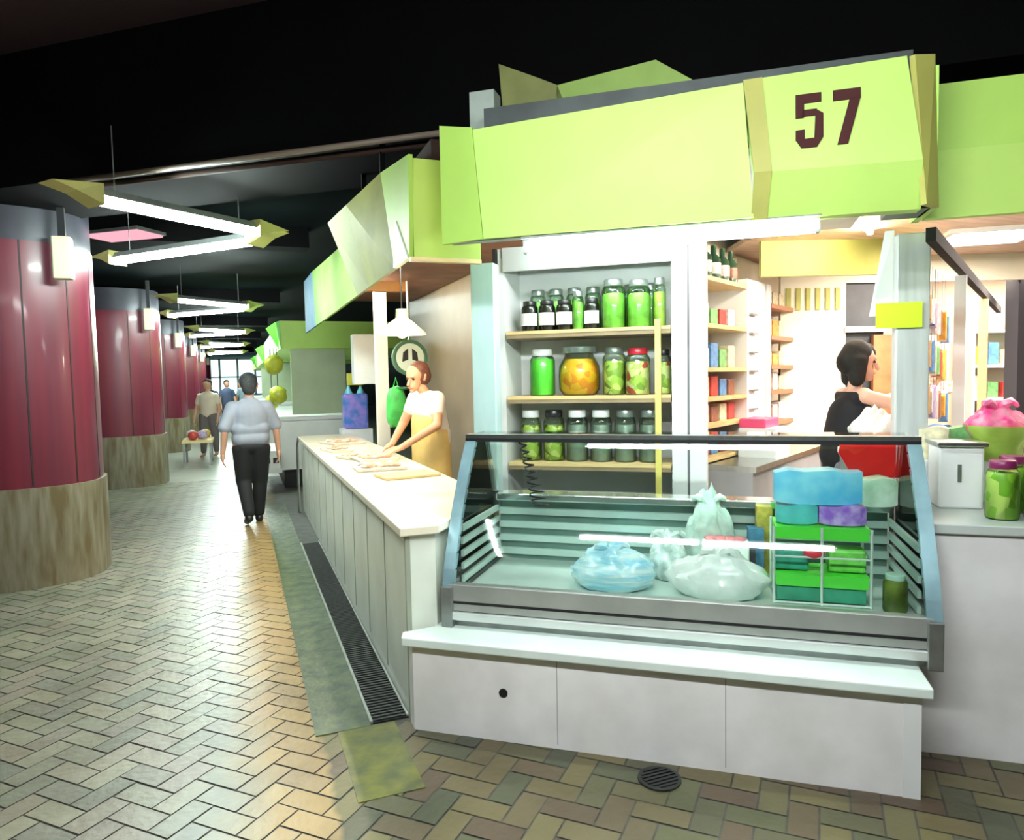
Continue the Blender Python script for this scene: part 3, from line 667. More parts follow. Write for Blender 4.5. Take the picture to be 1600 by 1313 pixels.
def fill(unit, base_s, zs, n, width, hmax, pal, tall_top=False):
    protos = {}
    for si, z in enumerate(zs):
        nxt = zs[si+1]-.05 if si+1 < len(zs) else z+hmax+.05
        for i in range(n):
            c = pal[(si*3+i*2+random.randint(0, 1)) % len(pal)]
            bottle = (tall_top and si == len(zs)-1)
            h_ = min(nxt-z-.01, random.uniform(.6, 1)*hmax); s_p = base_s+.06+(i+.5)*(width-.1)/n; wd = (width-.12)/n*.8
            if bottle:
                key = ('b', c)
                if key not in protos:
                    protos[key] = 1
                t = thing('bottle', f'{c} labelled bottle on top of the {unit}, {posn[i]} from left', 'bottle', W(s_p, .12-.2, z), A60, 'bottles on the '+unit)
                MB().lathe([(wd*.42, 0), (wd*.42, .15), (wd*.16, .19), (wd*.16, .25)], n=12).build('bottle_body', mat('bottle_glass', (.03, .07, .04), .15), t)
                MB().lathe([(wd*.43, .04), (wd*.43, .12)], n=12).build('paper_label', pm[c], t)
            else:
                o = MB().box(-wd/2, -.06, 0, wd/2, .06, h_).build('carton', pm[c], loc=W(s_p, -.13, z), rz=A60, bevel=.006)
                tag(o, f'{c} carton on the {shelfn[si]} shelf of the {unit}, {posn[i]} from left', 'carton', 'cartons on the '+unit)
fill('cabinet side shelf', 0, SA, 4, .78, .19, ['ochre', 'red', 'white', 'blue', 'pale pink', 'brown', 'green', 'cream'], True)
fill('warm lit shelf', 1.40, SB, 5, 1.0, .17, ['cream', 'ochre', 'pale pink', 'cream', 'orange', 'white', 'cream', 'green'])
# tubs of red trays on the low counter in front of unit A
tag(MB().box(-.16, -.1, 0, .16, .1, .07).build('tray', mat('pink_tray', (.75, .08, .20), .4), loc=W(.72, .12, 1.18), rz=A60, bevel=.01), 'pink red tray on the low shelf right of the jar cabinet', 'tray')
lowc_ = thing('back_counter', 'low grey worktop below the wall shelves of stall 57', 'counter', W(0, 0), A60)
MB().box(0, -.32, 0, 1.9, 0, .92).build('base', mat('grey_lilac', (.42, .40, .42), .5, 0, .2, 3), lowc_)
MB().box(0, -.34, .92, 1.9, 0, .96).build('worktop', steel, lowc_)
MB().box(.55, -.30, .96, .9, -.02, 1.18).build('riser', white, lowc_)
# olive band over the rear of the stall
def cam_pt(x, y, d): 
    p = Vector((0, 0, 1.6)) + fw*d + rr*((x-800)/1100*d) - uu*((y-656.5)/1100*d); return p
rl = Vector((r0.x, r0.y, 0)); RA = math.atan2(rl.y, rl.x)
of = thing('canopy', 'olive yellow inner fascia over the rear of stall 57', 'canopy', (3.95, 4.55, 0), RA)
MB().box(-.03, 0, 2.36, 1.25, .05, 2.80).build('fascia_panel', olive, of)
# far end of the stall : bright wall, louvre, dark doorway
fe = thing('partition', 'cream rear partition with a dark doorway behind the woman', 'partition', (5.0, 5.05, 0), RA)
MB().box(-.35, 0, 0, .25, .05, 2.9).build('wall_panel', cream, fe)
MB().box(.25, .04, 0, .62, .06, 2.4).build('doorway', mat('dark_doorway', (.05, .06, .065), .5, 0, .5, 4), fe)
MB().box(.24, -.02, 1.95, .62, .03, 2.0).build('door_rail', white, fe)
MB().box(.50, -.02, 0, .95, .03, 1.92).build('cupboard', mat('orange_cupboard', (.52, .20, .08), .5, 0, .4, 5), fe)
MB().box(.25, .0, 2.4, 1.9, .05, 2.9).build('upper_panel', cream, fe)
for i in range(6): MB().box(-.30+i*.09, -.012, 2.16, -.26+i*.09, 0, 2.36).build('louvre_slat', olive, fe)
# roof rail that runs back from the right post
d2 = Vector((.853, .522, 0)); A2 = math.atan2(d2.y, d2.x)
rp0 = Vector(F(2.22, .66))
rb = thing('roof_rail', 'black roof rail running back from the right steel post', 'rail', (rp0.x, rp0.y, 0), A2)
MB().box(0, -.02, 2.155, 5.2, .02, 2.215).build('rail', mat('matt_black', (.008, .007, .007), .9), rb)
MB().box(0, .03, 2.19, 5.2, 1.5, 2.21).build('soffit_panel', mat('warm_soffit', (.55, .45, .30), .5, 0, .3, 4), rb) if False else None
MB().box(1.30, -.03, .9, 1.335, .03, 2.14).build('upright', white, rb)
MB().box(3.1, -.03, .0, 3.2, .03, 2.14).build('upright', wood, rb)
# lamp over the rear of the stall, hung from the ceiling
tube_lamp('fluorescent_lamp', (3.4, 3.35, 2.62), (4.4, 3.95, 2.62), 'warm tube lamp hung inside the rear of stall 57', 40, col=(1., .90, .68), caps=False)
# hanging goods on the inside of the rail
hang = [('lilac', .58), ('cream', .70), ('pale pink', .82), ('white', .94), ('lilac', 1.06), ('ochre', 1.18), ('red', 1.40), ('brown', 1.54)]
for i, (c, s) in enumerate(hang):
    p = rp0 + d2*s + Vector((-d2.y, d2.x, 0))*.10
    for j in range(3):
        h_ = random.uniform(.13, .2); z = 1.93-j*.24-.012*i
        cc = palette[(i*3+j*5) % len(palette)][0]
        o = pack(f'{cc} hanging packet, row {["top", "middle", "low"][j]}, {posn[i]} from the right post', .11, .05, h_, pm[cc], 0, 0, 0, grp='packets hung under the roof rail', name='hanging_packet')
        o.location = (p.x, p.y, z-h_/2); o.rotation_euler = (0, 0, A2+random.uniform(-.2, .2))
        MB().tube([(0, 0, h_*.9), (0, 0, 2.16-z+h_/2)] if j == 0 else [(0, 0, h_*.9), (0, 0, h_*.9+.10)], .002, 5).build('hook', steel_d, o)

# ------------------------------------------------------------------ right side hall
rceil = struct(MB().prism([F2(2.3, .62), F2(7, .62), F2(9, 7), (4.5, 10), (4.2, 5.6)], 2.64, 2.68).build('ceiling', peach))
for i, (x, y) in enumerate(((4.75, 2.3), (5.5, 3.85), (7.0, 4.65))):
    t = thing('ceiling_glow_panel', f'square white ceiling light over the right hall, {["nearest", "middle", "farthest"][i]}', 'lamp', (x, y, 2.64), EA, 'square ceiling lights right')
    MB().box(-.34, -.34, -.03, .34, .34, 0).build('frame', white, t)
    MB().box(-.30, -.30, -.035, .30, .30, -.029).build('diffuser', glow('panel_glow', (1., .86, .84), 3), t)
    ld = bpy.data.lights.new('panel_light', 'AREA'); ld.size = .6; ld.energy = 90*LAMP; ld.color = (1., .86, .76)
    lo = bpy.data.objects.new('panel_light', ld); COL.objects.link(lo); lo.parent = t; lo.location = (0, 0, -.04)
bw = struct(MB().box(0, 0, 0, 7, .1, 2.64).build('wall_rear', mat('rear_wall', (.80, .66, .50), .6, 0, .2, 2), loc=(5.9, 6.9, 0), rz=EA))
us = thing('shelf_unit', 'white rear shelf of goods in the right hall', 'shelf', (7.28, 5.22, 0), RA-.1)
MB().box(0, .3, 0, .95, .33, 2.0).build('back_panel', cream, us)
for x in (0, .92): MB().box(x, 0, 0, x+.03, .3, 2.0).build('side_panel', white, us)
for z in (.5, .9, 1.25, 1.6, 1.97): MB().box(.03, 0, z, .92, .3, z+.03).build('shelf_board', white, us)
for si, z in enumerate((.93, 1.28, 1.63)):
    for i in range(6):
        c = palette[(si*4+i*3) % len(palette)][0]; p = Vector((7.28, 5.22, z)) + Matrix.Rotation(RA-.1, 3, 'Z') @ Vector((.1+i*.145, .12, 0))
        tag(MB().box(-.05, -.06, 0, .05, .06, random.uniform(.14, .25)).build('carton', pm[c], loc=p, rz=RA-.1), f'{c} carton on the {["lower", "middle", "upper"][si]} board of the right hall shelf, {posn[i]} from left', 'carton', 'cartons on the right hall shelf')
tag(MB().box(0, 0, 0, .12, .12, 2.64).build('pillar', mat('dark_pillar', (.05, .05, .06), .5), loc=(6.75, 4.41, 0)), 'dark slim pillar at the right edge of the right hall', 'pillar')

# goods on the right counter
ZR = .97
purl = mat('maroon_lid', (.22, .02, .10), .35)
g_can = bitty('green_fruit_bits', (.38, .66, .06), [(.65, .78, .2), (.25, .5, .04)], 20)
for i, (e_, v_) in enumerate(((2.465, .52), (2.61, .53), (2.755, .54), (2.56, .70))):
    jar(['green jar with maroon lid, leftmost on the right counter', 'second green jar with maroon lid on the right counter', 'green jar with maroon lid at the right frame edge', 'green jar with maroon lid behind the front row'][i], .062, .245, g_can, purl, e_, v_, ZR, .95, group='green jars on the right counter', squat=False)
sc = thing('counter_scale', 'white boxy scale on the counter right of the glass case', 'scale', F(2.37, .80, ZR), EA)
MB().box(-.09, -.08, 0, .09, .10, .28).build('body', white, sc, bevel=.01)
MB().box(-.015, -.085, .12, .0, -.08, .2).build('button_strip', steel_d, sc)
MB().box(-.10, -.10, .28, .10, .12, .30).build('pan', steel, sc, bevel=.005)
mb_ = thing('produce_bowl', 'green bowl holding a magenta bag on the right counter', 'bowl', F(2.60, .98, ZR), EA)
MB().lathe([(.07, 0), (.09, .26), (.145, .34), (.15, .36), (.13, .35), (.07, .27)], n=20).build('bowl', mat('bowl_green', (.35, .50, .08), .4, 0, .3, 9), mb_)
mg = bag(2.58, .98, .25, .2, .16, 'crumpled magenta plastic bag on the green bowl', mat('magenta_plastic', (.80, .04, .25), .3, 0, 0, 14, col2=(.9, .35, .5)), 31, True, ZR+.29); mg['group'] = ''; del mg['group']
wb = tag(MB().box(-.13, -.09, 0, .13, .09, .14).build('carton', mat('white_box', (.80, .76, .82), .5, 0, .1, 6), loc=F(2.83, .78, ZR+.26), rz=EA, bevel=.008), 'white carton with dark stripe above the green jars', 'carton')
MB().box(-.04, -.093, .05, .04, -.09, .075).build('printed_stripe', mat('violet_ink', (.2, .05, .2), .5), wb)
tag(MB().box(-.14, -.10, 0, .14, .10, .26).build('crate', mat('crate_green', (.22, .30, .14), .5, 0, .3, 9), loc=F(2.83, .79, ZR), rz=EA), 'green crate under the white carton on the right counter', 'crate')
for i, (c, e_, v_) in enumerate((('cream', 2.32, .98), ('green', 2.44, 1.02), ('orange', 2.53, 1.05), ('blue', 2.36, 1.09))):
    pack(f'{c} packet heaped behind the white counter scale', .13, .08, .16, pm[c], e_, v_, ZR+.19, random.uniform(-.4, .4), grp='packets behind the scale')
tag(MB().box(-.22, -.1, 0, .22, .1, .19).build('crate', white, loc=F(2.42, 1.02, ZR), rz=EA), 'white crate under the packets behind the counter scale', 'crate')

# ------------------------------------------------------------------ left stall (butcher counter)
cl = thing('canopy', 'folded lime green canopy above the left aisle counter', 'canopy')
bot = [(.80, 3.40), (.80, 3.75), (.80, 4.55), (.80, 5.0), (.80, 5.8), (.80, 6.9), (.80, 7.8), (.80, 9.0)]
top = [(.80, 3.36, 2.67), (.80, 4.05, 2.77), (.69, 4.65, 2.72), (.64, 5.2, 2.72), (.80, 5.75, 2.66), (.79, 7.0, 2.72), (.78, 7.8, 2.76), (.80, 9.0, 2.81)]
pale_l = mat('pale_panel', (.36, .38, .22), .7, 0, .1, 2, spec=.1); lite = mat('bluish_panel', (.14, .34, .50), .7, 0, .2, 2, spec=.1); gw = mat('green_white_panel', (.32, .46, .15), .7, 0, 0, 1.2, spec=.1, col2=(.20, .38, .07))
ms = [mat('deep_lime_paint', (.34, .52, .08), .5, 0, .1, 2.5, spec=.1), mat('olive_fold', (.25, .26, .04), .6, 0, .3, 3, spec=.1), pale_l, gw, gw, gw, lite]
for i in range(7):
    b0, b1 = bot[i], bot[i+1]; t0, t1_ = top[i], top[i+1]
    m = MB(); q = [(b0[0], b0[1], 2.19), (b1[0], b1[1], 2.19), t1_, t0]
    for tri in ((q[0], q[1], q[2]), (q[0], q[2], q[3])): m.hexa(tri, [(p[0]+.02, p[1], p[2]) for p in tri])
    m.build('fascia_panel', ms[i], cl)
MB().hexa([(.792, 3.66, 2.42), (.792, 3.41, 2.19), (.792, 3.74, 2.19)], [(.80, 3.66, 2.42), (.80, 3.41, 2.19), (.80, 3.74, 2.19)]).build('torn_corner', mat('white_fold', (.8, .86, .75), .5), cl)
MB().box(.82, 3.38, 2.19, 1.16, 3.40, 2.66).build('return_panel', mat('olive_return', (.42, .56, .08), .5, 0, .12, 2), cl)
MB().box(.80, 3.37, 2.17, 1.16, 3.41, 2.19).build('edge_trim', wood, cl)
MB().prism([(.83, 3.42), (1.42, 3.42), (1.50, 4.65), (2.08, 4.8), (2.08, 8.9), (.83, 8.9)], 2.58, 2.62).build('ceiling_panel', brown, cl)
MB().box(.84, 5.9, 2.34, 1.35, 6.0, 2.42).build('cross_beam', mat('orange_wood', (.62, .25, .05), .5, 0, .2, 5), cl)
MB().box(1.0, 3.9, 2.48, 1.08, 8.6, 2.58).build('joist', brown, cl)
for y in (4.25, 4.9): MB().box(.84, y, 2.6, .87, y+.03, 3.0).build('hanger', darkb, cl)
tag(MB().box(.95, 3.5, 2.62, 1.9, 5.0, 2.80).build('duct_box', duct), 'dark brown duct box lying on the left canopy', 'duct')
struct(MB().box(2.1, 4.75, 0, 2.16, 9.0, 2.6).build('wall_stall', tan))
# partition edge between the two stalls (brown wooden strip)
for i, (y, ln, pw) in enumerate(((4.9, 1.1, 26), (7.2, 1.1, 26))):
    tube_lamp('fluorescent_lamp', (1.15, y-ln/2, 2.50), (1.15, y+ln/2, 2.50), f'warm tube lamp inside the left canopy, {["near", "far"][i]} one', pw*1.2, col=(1., .88, .66), caps=False, group='warm tubes inside the left canopy')
# pendant lamp
pl_ = thing('pendant_lamp', 'white green enamel pendant lamp shade above the seller', 'lamp', (1.22, 5.5, 1.95))
MB().lathe([(.19, 0), (.185, .015), (.09, .10), (.05, .13), (.045, .2), (.03, .2)], n=24).build('lamp_shade', mat('mint_enamel', (.62, .74, .62), .3), pl_)
MB().ball((0, 0, .02), .05, (1, 1, 1)).build('bulb', glow('bulb_glow', (1., .95, .8), 6), pl_)
MB().tube([(0, 0, .2), (0, 0, .62)], .006, 6).build('cord', black, pl_)
lo_d = bpy.data.lights.new('bulb_light', 'POINT'); lo_d.energy = 22*LAMP; lo_d.color = (1., .86, .62); lo_d.shadow_soft_size = .05
lo = bpy.data.objects.new('bulb_light', lo_d); COL.objects.link(lo); lo.parent = pl_; lo.location = (0, 0, -.06)
# hanging dial scale
ds = thing('dial_scale', 'round dial scale with green rim behind the seller', 'scale', (1.58, 6.85, 1.81))
Mx = Matrix.Rotation(R(90), 4, 'X')
MB().lathe([(.17, -.03), (.175, .0), (.175, .05), (.15, .055), (.14, .05)], n=28).xf(Mx).build('rim', mat('dark_green_rim', (.05, .16, .09), .4), ds)
MB().lathe([(.14, .0), (.14, .052)], n=28).xf(Mx).build('dial', mat('dial_face', (.72, .84, .72), .4), ds)
m = MB(); m.hexa([(-.07, -.056, .05), (-.02, -.056, .09), (-.02, -.056, -.02), (-.08, -.056, -.04)], [(-.07, -.053, .05), (-.02, -.053, .09), (-.02, -.053, -.02), (-.08, -.053, -.04)])
m.hexa([(.02, -.056, .09), (.07, -.056, .05), (.08, -.056, -.04), (.02, -.056, -.02)], [(.02, -.053, .09), (.07, -.053, .05), (.08, -.053, -.04), (.02, -.053, -.02)])
m.build('dial_marks', black, ds)
MB().tube([(0, 0, .17), (0, 0, .75)], .01, 6).build('hook', steel, ds)
MB().lathe([(.02, -.32), (.14, -.30), (.15, -.29), (.15, -.285)], n=20).build('scale_pan', steel, ds)
MB().tube([(0, 0, -.17), (0, 0, -.30)], .008, 6).build('rod', steel, ds)
# white pillar, green bag, small shelf goods
wp = tag(MB().box(-.06, -.06, 0, .06, .06, 2.55).build('pillar', mat('warm_white', (.80, .74, .66), .5), loc=(1.43, 7.5, 0)), 'white square pillar in the left stall', 'pillar')
gb = thing('plastic_bag', 'green plastic bag hanging on the white pillar behind the seller', 'bag', (1.44, 6.85, 1.12))
m = MB(); bmesh.ops.create_icosphere(m.bm, subdivisions=3, radius=1)
for v in m.bm.verts: v.co = Vector((math.copysign(abs(v.co.x)**.6, v.co.x)*.10*(1-.15*max(0, v.co.z)), v.co.y*.06, .21+math.copysign(abs(v.co.z)**.6, v.co.z)*.20*(1+.08*math.sin(14*v.co.x))))
for f in m.bm.faces: f.smooth = True
m.build('bag_body', mat('green_bag', (.08, .62, .12), .4, 0, .4, 9), gb)
MB().tube([(-.03, 0, .38), (0, .0, .50), (.03, 0, .38)], .006, 6).build('handle', MATS['green_bag'], gb)
# trays and cuts on the counter
traym = mat('tray_white', (.80, .76, .66), .4, 0, .1, 8); meatm = mat('cut_meat', (.55, .25, .16), .4, 0, 0, 14, col2=(.75, .60, .45))
TR = [(.98, 5.35, .36, .30, 'wide white tray of sliced meat before the seller'), (1.05, 5.95, .30, .30, 'second white tray of meat farther along the counter'), (.86, 6.9, .20, .34, 'small tray near the aisle edge of the counter'), (1.02, 7.7, .34, .4, 'far tray of pale fillets on the cream counter'), (.88, 6.2, .14, .2, 'narrow tray of scraps on the cream counter')]
for i, (x, y, w_, d_, lb) in enumerate(TR):
    t = thing('food_tray', lb, 'tray', (x, y, .921), .1*i, 'trays on the left counter')
    m = MB(); m.hexa([(-w_/2, -d_/2, 0), (w_/2, -d_/2, 0), (w_/2, d_/2, 0), (-w_/2, d_/2, 0)], [(-w_/2-.015, -d_/2-.015, .025), (w_/2+.015, -d_/2-.015, .025), (w_/2+.015, d_/2+.015, .025), (-w_/2-.015, d_/2+.015, .025)])
    m.build('tray', traym, t)
    m = MB()
    for k in range(6): m.ball(((k % 3-1)*w_*.28, (k//3-.5)*d_*.42, .035), w_*.15, (1, 1.2, .35), .25, 2, seed=k+i)
    m.build('cuts', meatm, t)
tag(MB().box(-.2, -.14, 0, .2, .14, .018).build('chopping_board', wood, loc=(1.08, 4.85, .921), rz=.15, bevel=.004), 'pale wooden chopping board near the seller hands', 'board')
pb = thing('bottle_pack', 'blue wrapped bottle pack stacked at the far end of the left stall', 'packet', (1.46, 9.62, .0), .0)
MB().box(-.16, -.12, .95, .16, .12, 1.42).build('wrap', mat('blue_wrap', (.06, .20, .62), .25, 0, 0, 9, col2=(.35, .25, .75)), pb, bevel=.03)
for x in (-.08, .08): MB().lathe([(.05, 1.41), (.05, 1.44), (.02, 1.50), (.02, 1.53)], (x, 0, 0), 12).build('bottle_neck', bluep, pb)
MB().box(-.2, -.16, 0, .2, .16, .95).build('stand', white, pb)
tag(MB().box(1.3, 8.55, 1.55, 1.7, 8.75, 2.15).build('wall_cupboard', mat('pale_cupboard', (.78, .80, .80), .4, 0, .1, 6), bevel=.01), 'pale cupboard hanging behind the far end of the left counter', 'cupboard')
MBy = tag(MB().box(-.10, -.07, 0, .10, .07, .16).build('crate', mat('yellow_crate', (.75, .70, .08), .4), loc=(1.46, 8.9, 1.6)), 'small yellow crate below the pale cupboard', 'crate')
MBy.location = (1.47, 9.62, 1.535)

# ------------------------------------------------------------------ second stall farther along
s2 = thing('market_stall', 'farther stall with lime canopy and green end panel', 'stall', (.55, 11.0, 0))
MB().box(.06, 0, 2.09, 2.6, 6.5, 2.50).build('canopy', lime, s2)
MB().hexa([(.06, 0, 2.09), (.06, .5, 2.09), (-.12, .5, 2.42), (.0, .0, 2.48)], [(.08, 0, 2.09), (.08, .5, 2.09), (.06, .5, 2.45), (.06, .0, 2.5)]).build('canopy_fold', g_vivid, s2)
MB().box(.20, .05, 1.10, 1.0, .12, 2.09).build('end_panel', mat('sage_panel', (.44, .54, .34), .5, 0, .12, 3), s2)
MB().box(.0, .0, .28, 1.0, 5.0, 1.02).build('counter_body', whitel, s2)
MB().box(-.04, -.04, 1.02, 1.02, 5.04, 1.07).build('worktop', white, s2)
MB().box(-.35, -.3, .28, .0, 1.2, .34).build('step_shelf', white, s2)
for y in (-.25, 1.1): MB().box(-.33, y, 0, -.28, y+.05, .28).build('leg', steel_d, s2)
for k in range(3):
    MB().box(-.30+.10*k, -.31, .42, -.24+.10*k, -.29, .50).build('handle_hole', black, s2) if False else None
MB().box(-.34, -.28, .34, -.02, 1.1, .60).build('crate', whitel, s2)
MB().box(-.26, -.285, .42, -.16, -.279, .50).build('crate_handle', black, s2); MB().box(-.12, -.285, .42, -.04, -.279, .50).build('crate_handle', black, s2)
MB().box(.05, .1, 0, 2.0, 5.0, .28).build('kickboard', dark, s2)
yel = mat('yellow_green_fruit', (.66, .72, .06), .4, 0, .3, 10)
for i, (x, z, r_) in enumerate(((.50, 1.85, .13), (.55, 1.40, .13), (.47, 1.30, .10))):
    t = thing('hanging_net', ['yellow green fruit net, upper one at the farther stall', 'yellow green fruit net, lower one at the farther stall', 'small yellow net of fruit lowest at the farther stall'][i], 'net', (x, 10.85+.2*i, z), 0, 'fruit nets at the farther stall')
    MB().ball((0, 0, 0), r_, (1, 1, 1.1), .15, 3, seed=i).build('fruit', yel, t)
    MB().tube([(0, 0, r_), (0, 0, 2.1-z)], .006, 5).build('string', black, t)
for k in range(2):
    t = dup(s2, (.55, 18.2+7.2*k, 0), label=['third stall along the aisle behind the farther lime one', 'last stall on the right far down the aisle'][k])

# ------------------------------------------------------------------ people
def blob(name, caps, m, parent=None, voxel=.012, smooth=2, mats=None):
    """one continuous surface from overlapping tapered limbs: (p0, r0, p1, r1[, (sx, sy)])"""
    bm = bmesh.new()
    for cpz in caps:
        p0, ra, p1, rb = cpz[:4]; fl = cpz[4] if len(cpz) > 4 else (1, 1)
        p0, p1 = Vector(p0), Vector(p1); d = p1-p0; ln = max(d.length, 1e-5); q = d.to_track_quat('Z', 'Y') if d.length > 1e-4 else Matrix.Identity(3).to_quaternion()
        g = bmesh.ops.create_uvsphere(bm, u_segments=20, v_segments=14, radius=1)
        c = (p0+p1)/2
        for v in g['verts']:
            z = v.co.z
            if z >= 0: w_ = Vector((v.co.x*rb, v.co.y*rb, ln/2+z*rb))
            else: w_ = Vector((v.co.x*ra, v.co.y*ra, -ln/2+z*ra))
            o_ = q @ w_
            axis = (q @ Vector((0, 0, w_.z)))
            off = o_-axis
            v.co = c+axis+Vector((off.x*fl[0], off.y*fl[1], off.z))
    me = bpy.data.meshes.new(name); bm.to_mesh(me); bm.free(); me.materials.append(m)
    o = bpy.data.objects.new(name, me); COL.objects.link(o)
    if parent: o.parent = parent
    r_ = o.modifiers.new('remesh', 'REMESH'); r_.mode = 'VOXEL'; r_.voxel_size = voxel; r_.use_smooth_shade = True
    if smooth: s = o.modifiers.new('smooth', 'SMOOTH'); s.iterations = smooth; s.factor = .5
    return o
def hand_caps(wr, d, side, curl=.5, palm=Vector((0, 1, 0))):
    """palm and five fingers; wr wrist, d pointing direction, side = thumb direction, palm = the way the fingers curl"""
    wr, d, side, palm = Vector(wr), Vector(d).normalized(), Vector(side).normalized(), Vector(palm).normalized()
    out = [(wr, .024, wr+d*.05, .026), (wr+d*.03+side*.022, .019, wr+d*.085+side*.028, .016), (wr+d*.03-side*.018, .018, wr+d*.08-side*.026, .014)]
    for i, ln in enumerate((.072, .080, .074, .058)):
        b = wr+d*.085+side*(.028-.019*i); d1 = (d+palm*curl*.5).normalized(); d2_ = (d+palm*curl*1.4).normalized()
        k = b+d1*ln*.5; out += [(b, .0095, k, .009), (k, .009, k+d2_*ln*.5, .0075)]
    b = wr+d*.03+side*.03; k = b+(d+side*.9).normalized()*.035; out += [(b, .013, k, .011), (k, .011, k+(d+side*.2+palm*curl*.5).normalized()*.03, .009)]
    return out
def head_caps(c, fwd, r=.095):
    c, f = Vector(c), Vector(fwd).normalized(); s = f.cross(Vector((0, 0, 1))).normalized(); up = Vector((0, 0, 1))
    o = [(c+up*.03-f*.015, r*.98, c+up*.03+f*.01, r*.95), (c-up*.03+f*.02, r*.80, c-up*.065+f*.04, r*.55),
         (c-up*.10+f*.062, .022, c-up*.10+f*.055, .024),           # chin
         (c+f*.098-up*.0, .012, c+f*.112-up*.035, .015),           # nose
         (c+f*.085+up*.028-s*.03, .014, c+f*.085+up*.028+s*.03, .014),  # brow
         (c+f*.088-up*.066-s*.018, .009, c+f*.088-up*.066+s*.018, .009)]  # lips
    for q in (-1, 1): o.append((c+s*q*r*.97-up*.03-f*.01, .012, c+s*q*(r*1.02)+up*.01-f*.015, .016))
    return o
def face_parts(c, fwd, par, hairm=None):
    c, f = Vector(c), Vector(fwd).normalized(); s = f.cross(Vector((0, 0, 1))).normalized(); up = Vector((0, 0, 1))
    for q in (-1, 1):
        MB().ball(c+f*.082+s*q*.034+up*.006, .013, (1, 1, .7)).build('eye', mat('eye_dark', (.05, .03, .02), .2), par)
    MB().tube([c+f*.094-up*.067-s*.022, c+f*.099-up*.066, c+f*.094-up*.067+s*.022], [.003, .006, .003], 6).build('mouth', mat('lip', (.45, .10, .09), .4), par)

# --- the man walking away down the aisle (local: faces +Y)
mt = thing('person', 'man in pale grey short sleeved shirt and black trousers walking away', 'person', (.11, 8.42, 0), R(4))
SH = 1.36
bodyc = [((0, 0, 1.36), .055, (0, .015, 1.48), .052), ((0, 0, .95), .14, (0, 0, 1.28), .15, (1.1, .75)), ((-.15, 0, 1.32), .06, (.15, 0, 1.32), .06)]
for s, sw in ((-1, -.04), (1, .05)):
    el = Vector((s*.275, -.03+sw, 1.06)); wr_ = Vector((s*.30, .03+sw, .82))
    bodyc += [((s*.19, 0, 1.30), .055, el, .042), (el, .042, wr_, .027)] + hand_caps(wr_, (s*.02, .05, -1), (0, 1, 0), .5, (-s, 0, 0))
for s, (ky, kz), (ay, az) in ((-1, (.05, .50), (-.16, .13)), (1, (.09, .50), (.13, .09))):
    bodyc += [((s*.10, 0, .92), .10, (s*.09, ky, kz), .062), ((s*.09, ky, kz), .06, (s*.065, ay, az), .038), ((s*.065, ay, az), .038, (s*.07, ay+.14, max(.04, az-.06)), .035)]
bodyc += head_caps((0, .035, 1.57), (0.1, 1, -.05), .092)
blob('body', bodyc, skin, mt, .0065, 2)
shirt = mat('shirt_grey', (.29, .31, .38), .7, 0, .12, 6, bump=.3)
shc = [((0, 0, 1.06), .175, (0, -.005, 1.24), .185, (1.12, .76)), ((-.15, 0, 1.31), .085, (.15, 0, 1.31), .085), ((0, 0, 1.36), .08, (0, 0, 1.39), .065), ((-.095, 0, .975), .11, (.095, 0, .975), .11, (1, 1.35)), ((-.10, 0, 1.08), .11, (.10, 0, 1.08), .11, (1, 1.3))]
for s, sw in ((-1, -.04), (1, .05)): shc += [((s*.18, 0, 1.31), .085, (s*.27, -.02+sw, 1.11), .072)]
blob('shirt', shc, shirt, mt, .012, 2)
trc = [((-.085, 0, .88), .095, (.085, 0, .88), .095, (1, 1.4))]
for s, (ky, kz), (ay, az) in ((-1, (.05, .50), (-.16, .16)), (1, (.09, .50), (.13, .11))):
    trc += [((s*.085, 0, .84), .125, (s*.09, ky, kz), .088), ((s*.09, ky, kz), .088, (s*.065, ay, az), .062)]
blob('trousers', trc, mat('black_cloth', (.008, .008, .010), .8), mt, .012, 2)
blob('hair', [((0, .015, 1.615), .100, (0, .0, 1.60), .098), ((0, -.02, 1.56), .085, (0, -.02, 1.53), .075)], mat('grey_hair', (.05, .052, .055), .7, 0, .5, 40), mt, .01, 1)
for s, ay, az in ((-1, -.16, .10), (1, .13, .045)):
    blob('shoe', [((s*.065, ay-.03, az), .045, (s*.075, ay+.15, max(.04, az-.06)), .038, (1, 1))], black, mt, .01, 1)

# --- the seller at the left counter: faces (-x,-y), leans with one arm on the counter
sl = thing('person', 'seller in white top and yellow apron leaning over the left counter', 'person', (1.62, 6.15, .10), R(110))
# local +Y faces the aisle; local x to her right
bc = [((0, 0, .95), .13, (0, .05, 1.25), .13, (1.15, .8)), ((-.14, .07, 1.33), .055, (.14, .07, 1.33), .055), ((0, .07, 1.36), .048, (.02, .12, 1.45), .048)]
arms = []
for s, el, wr_ in ((1, Vector((.24, .16, 1.10)), Vector((.12, .36, .93))), (-1, Vector((-.26, .14, 1.10)), Vector((-.10, .40, .92)))):
    bc += [((s*.175, .07, 1.32), .052, el, .042), (el, .042, wr_, .027)] + hand_caps(wr_, (-s*.3, .9, -.25), (-s, .2, .2), .5, (0, 0, -1))
bc += [((-.09, 0, .9), .10, (-.10, 0, .45), .065), ((.09, 0, .9), .10, (.10, 0, .45), .065), ((-.10, 0, .45), .06, (-.10, -.02, .09), .04), ((.10, 0, .45), .06, (.10, -.02, .09), .04),
       ((-.10, -.02, .06), .036, (-.10, .13, .04), .034), ((.10, -.02, .06), .036, (.10, .13, .04), .034)]
hc = Vector((.02, .15, 1.52)); hf = Vector((-.25, 1, -.35))
bc += head_caps(hc, hf, .088)
blob('body', bc, mat('warm_skin', (.66, .33, .20), .5, 0, .1, 8), sl, .0065, 2)
face_parts(hc, hf, sl)
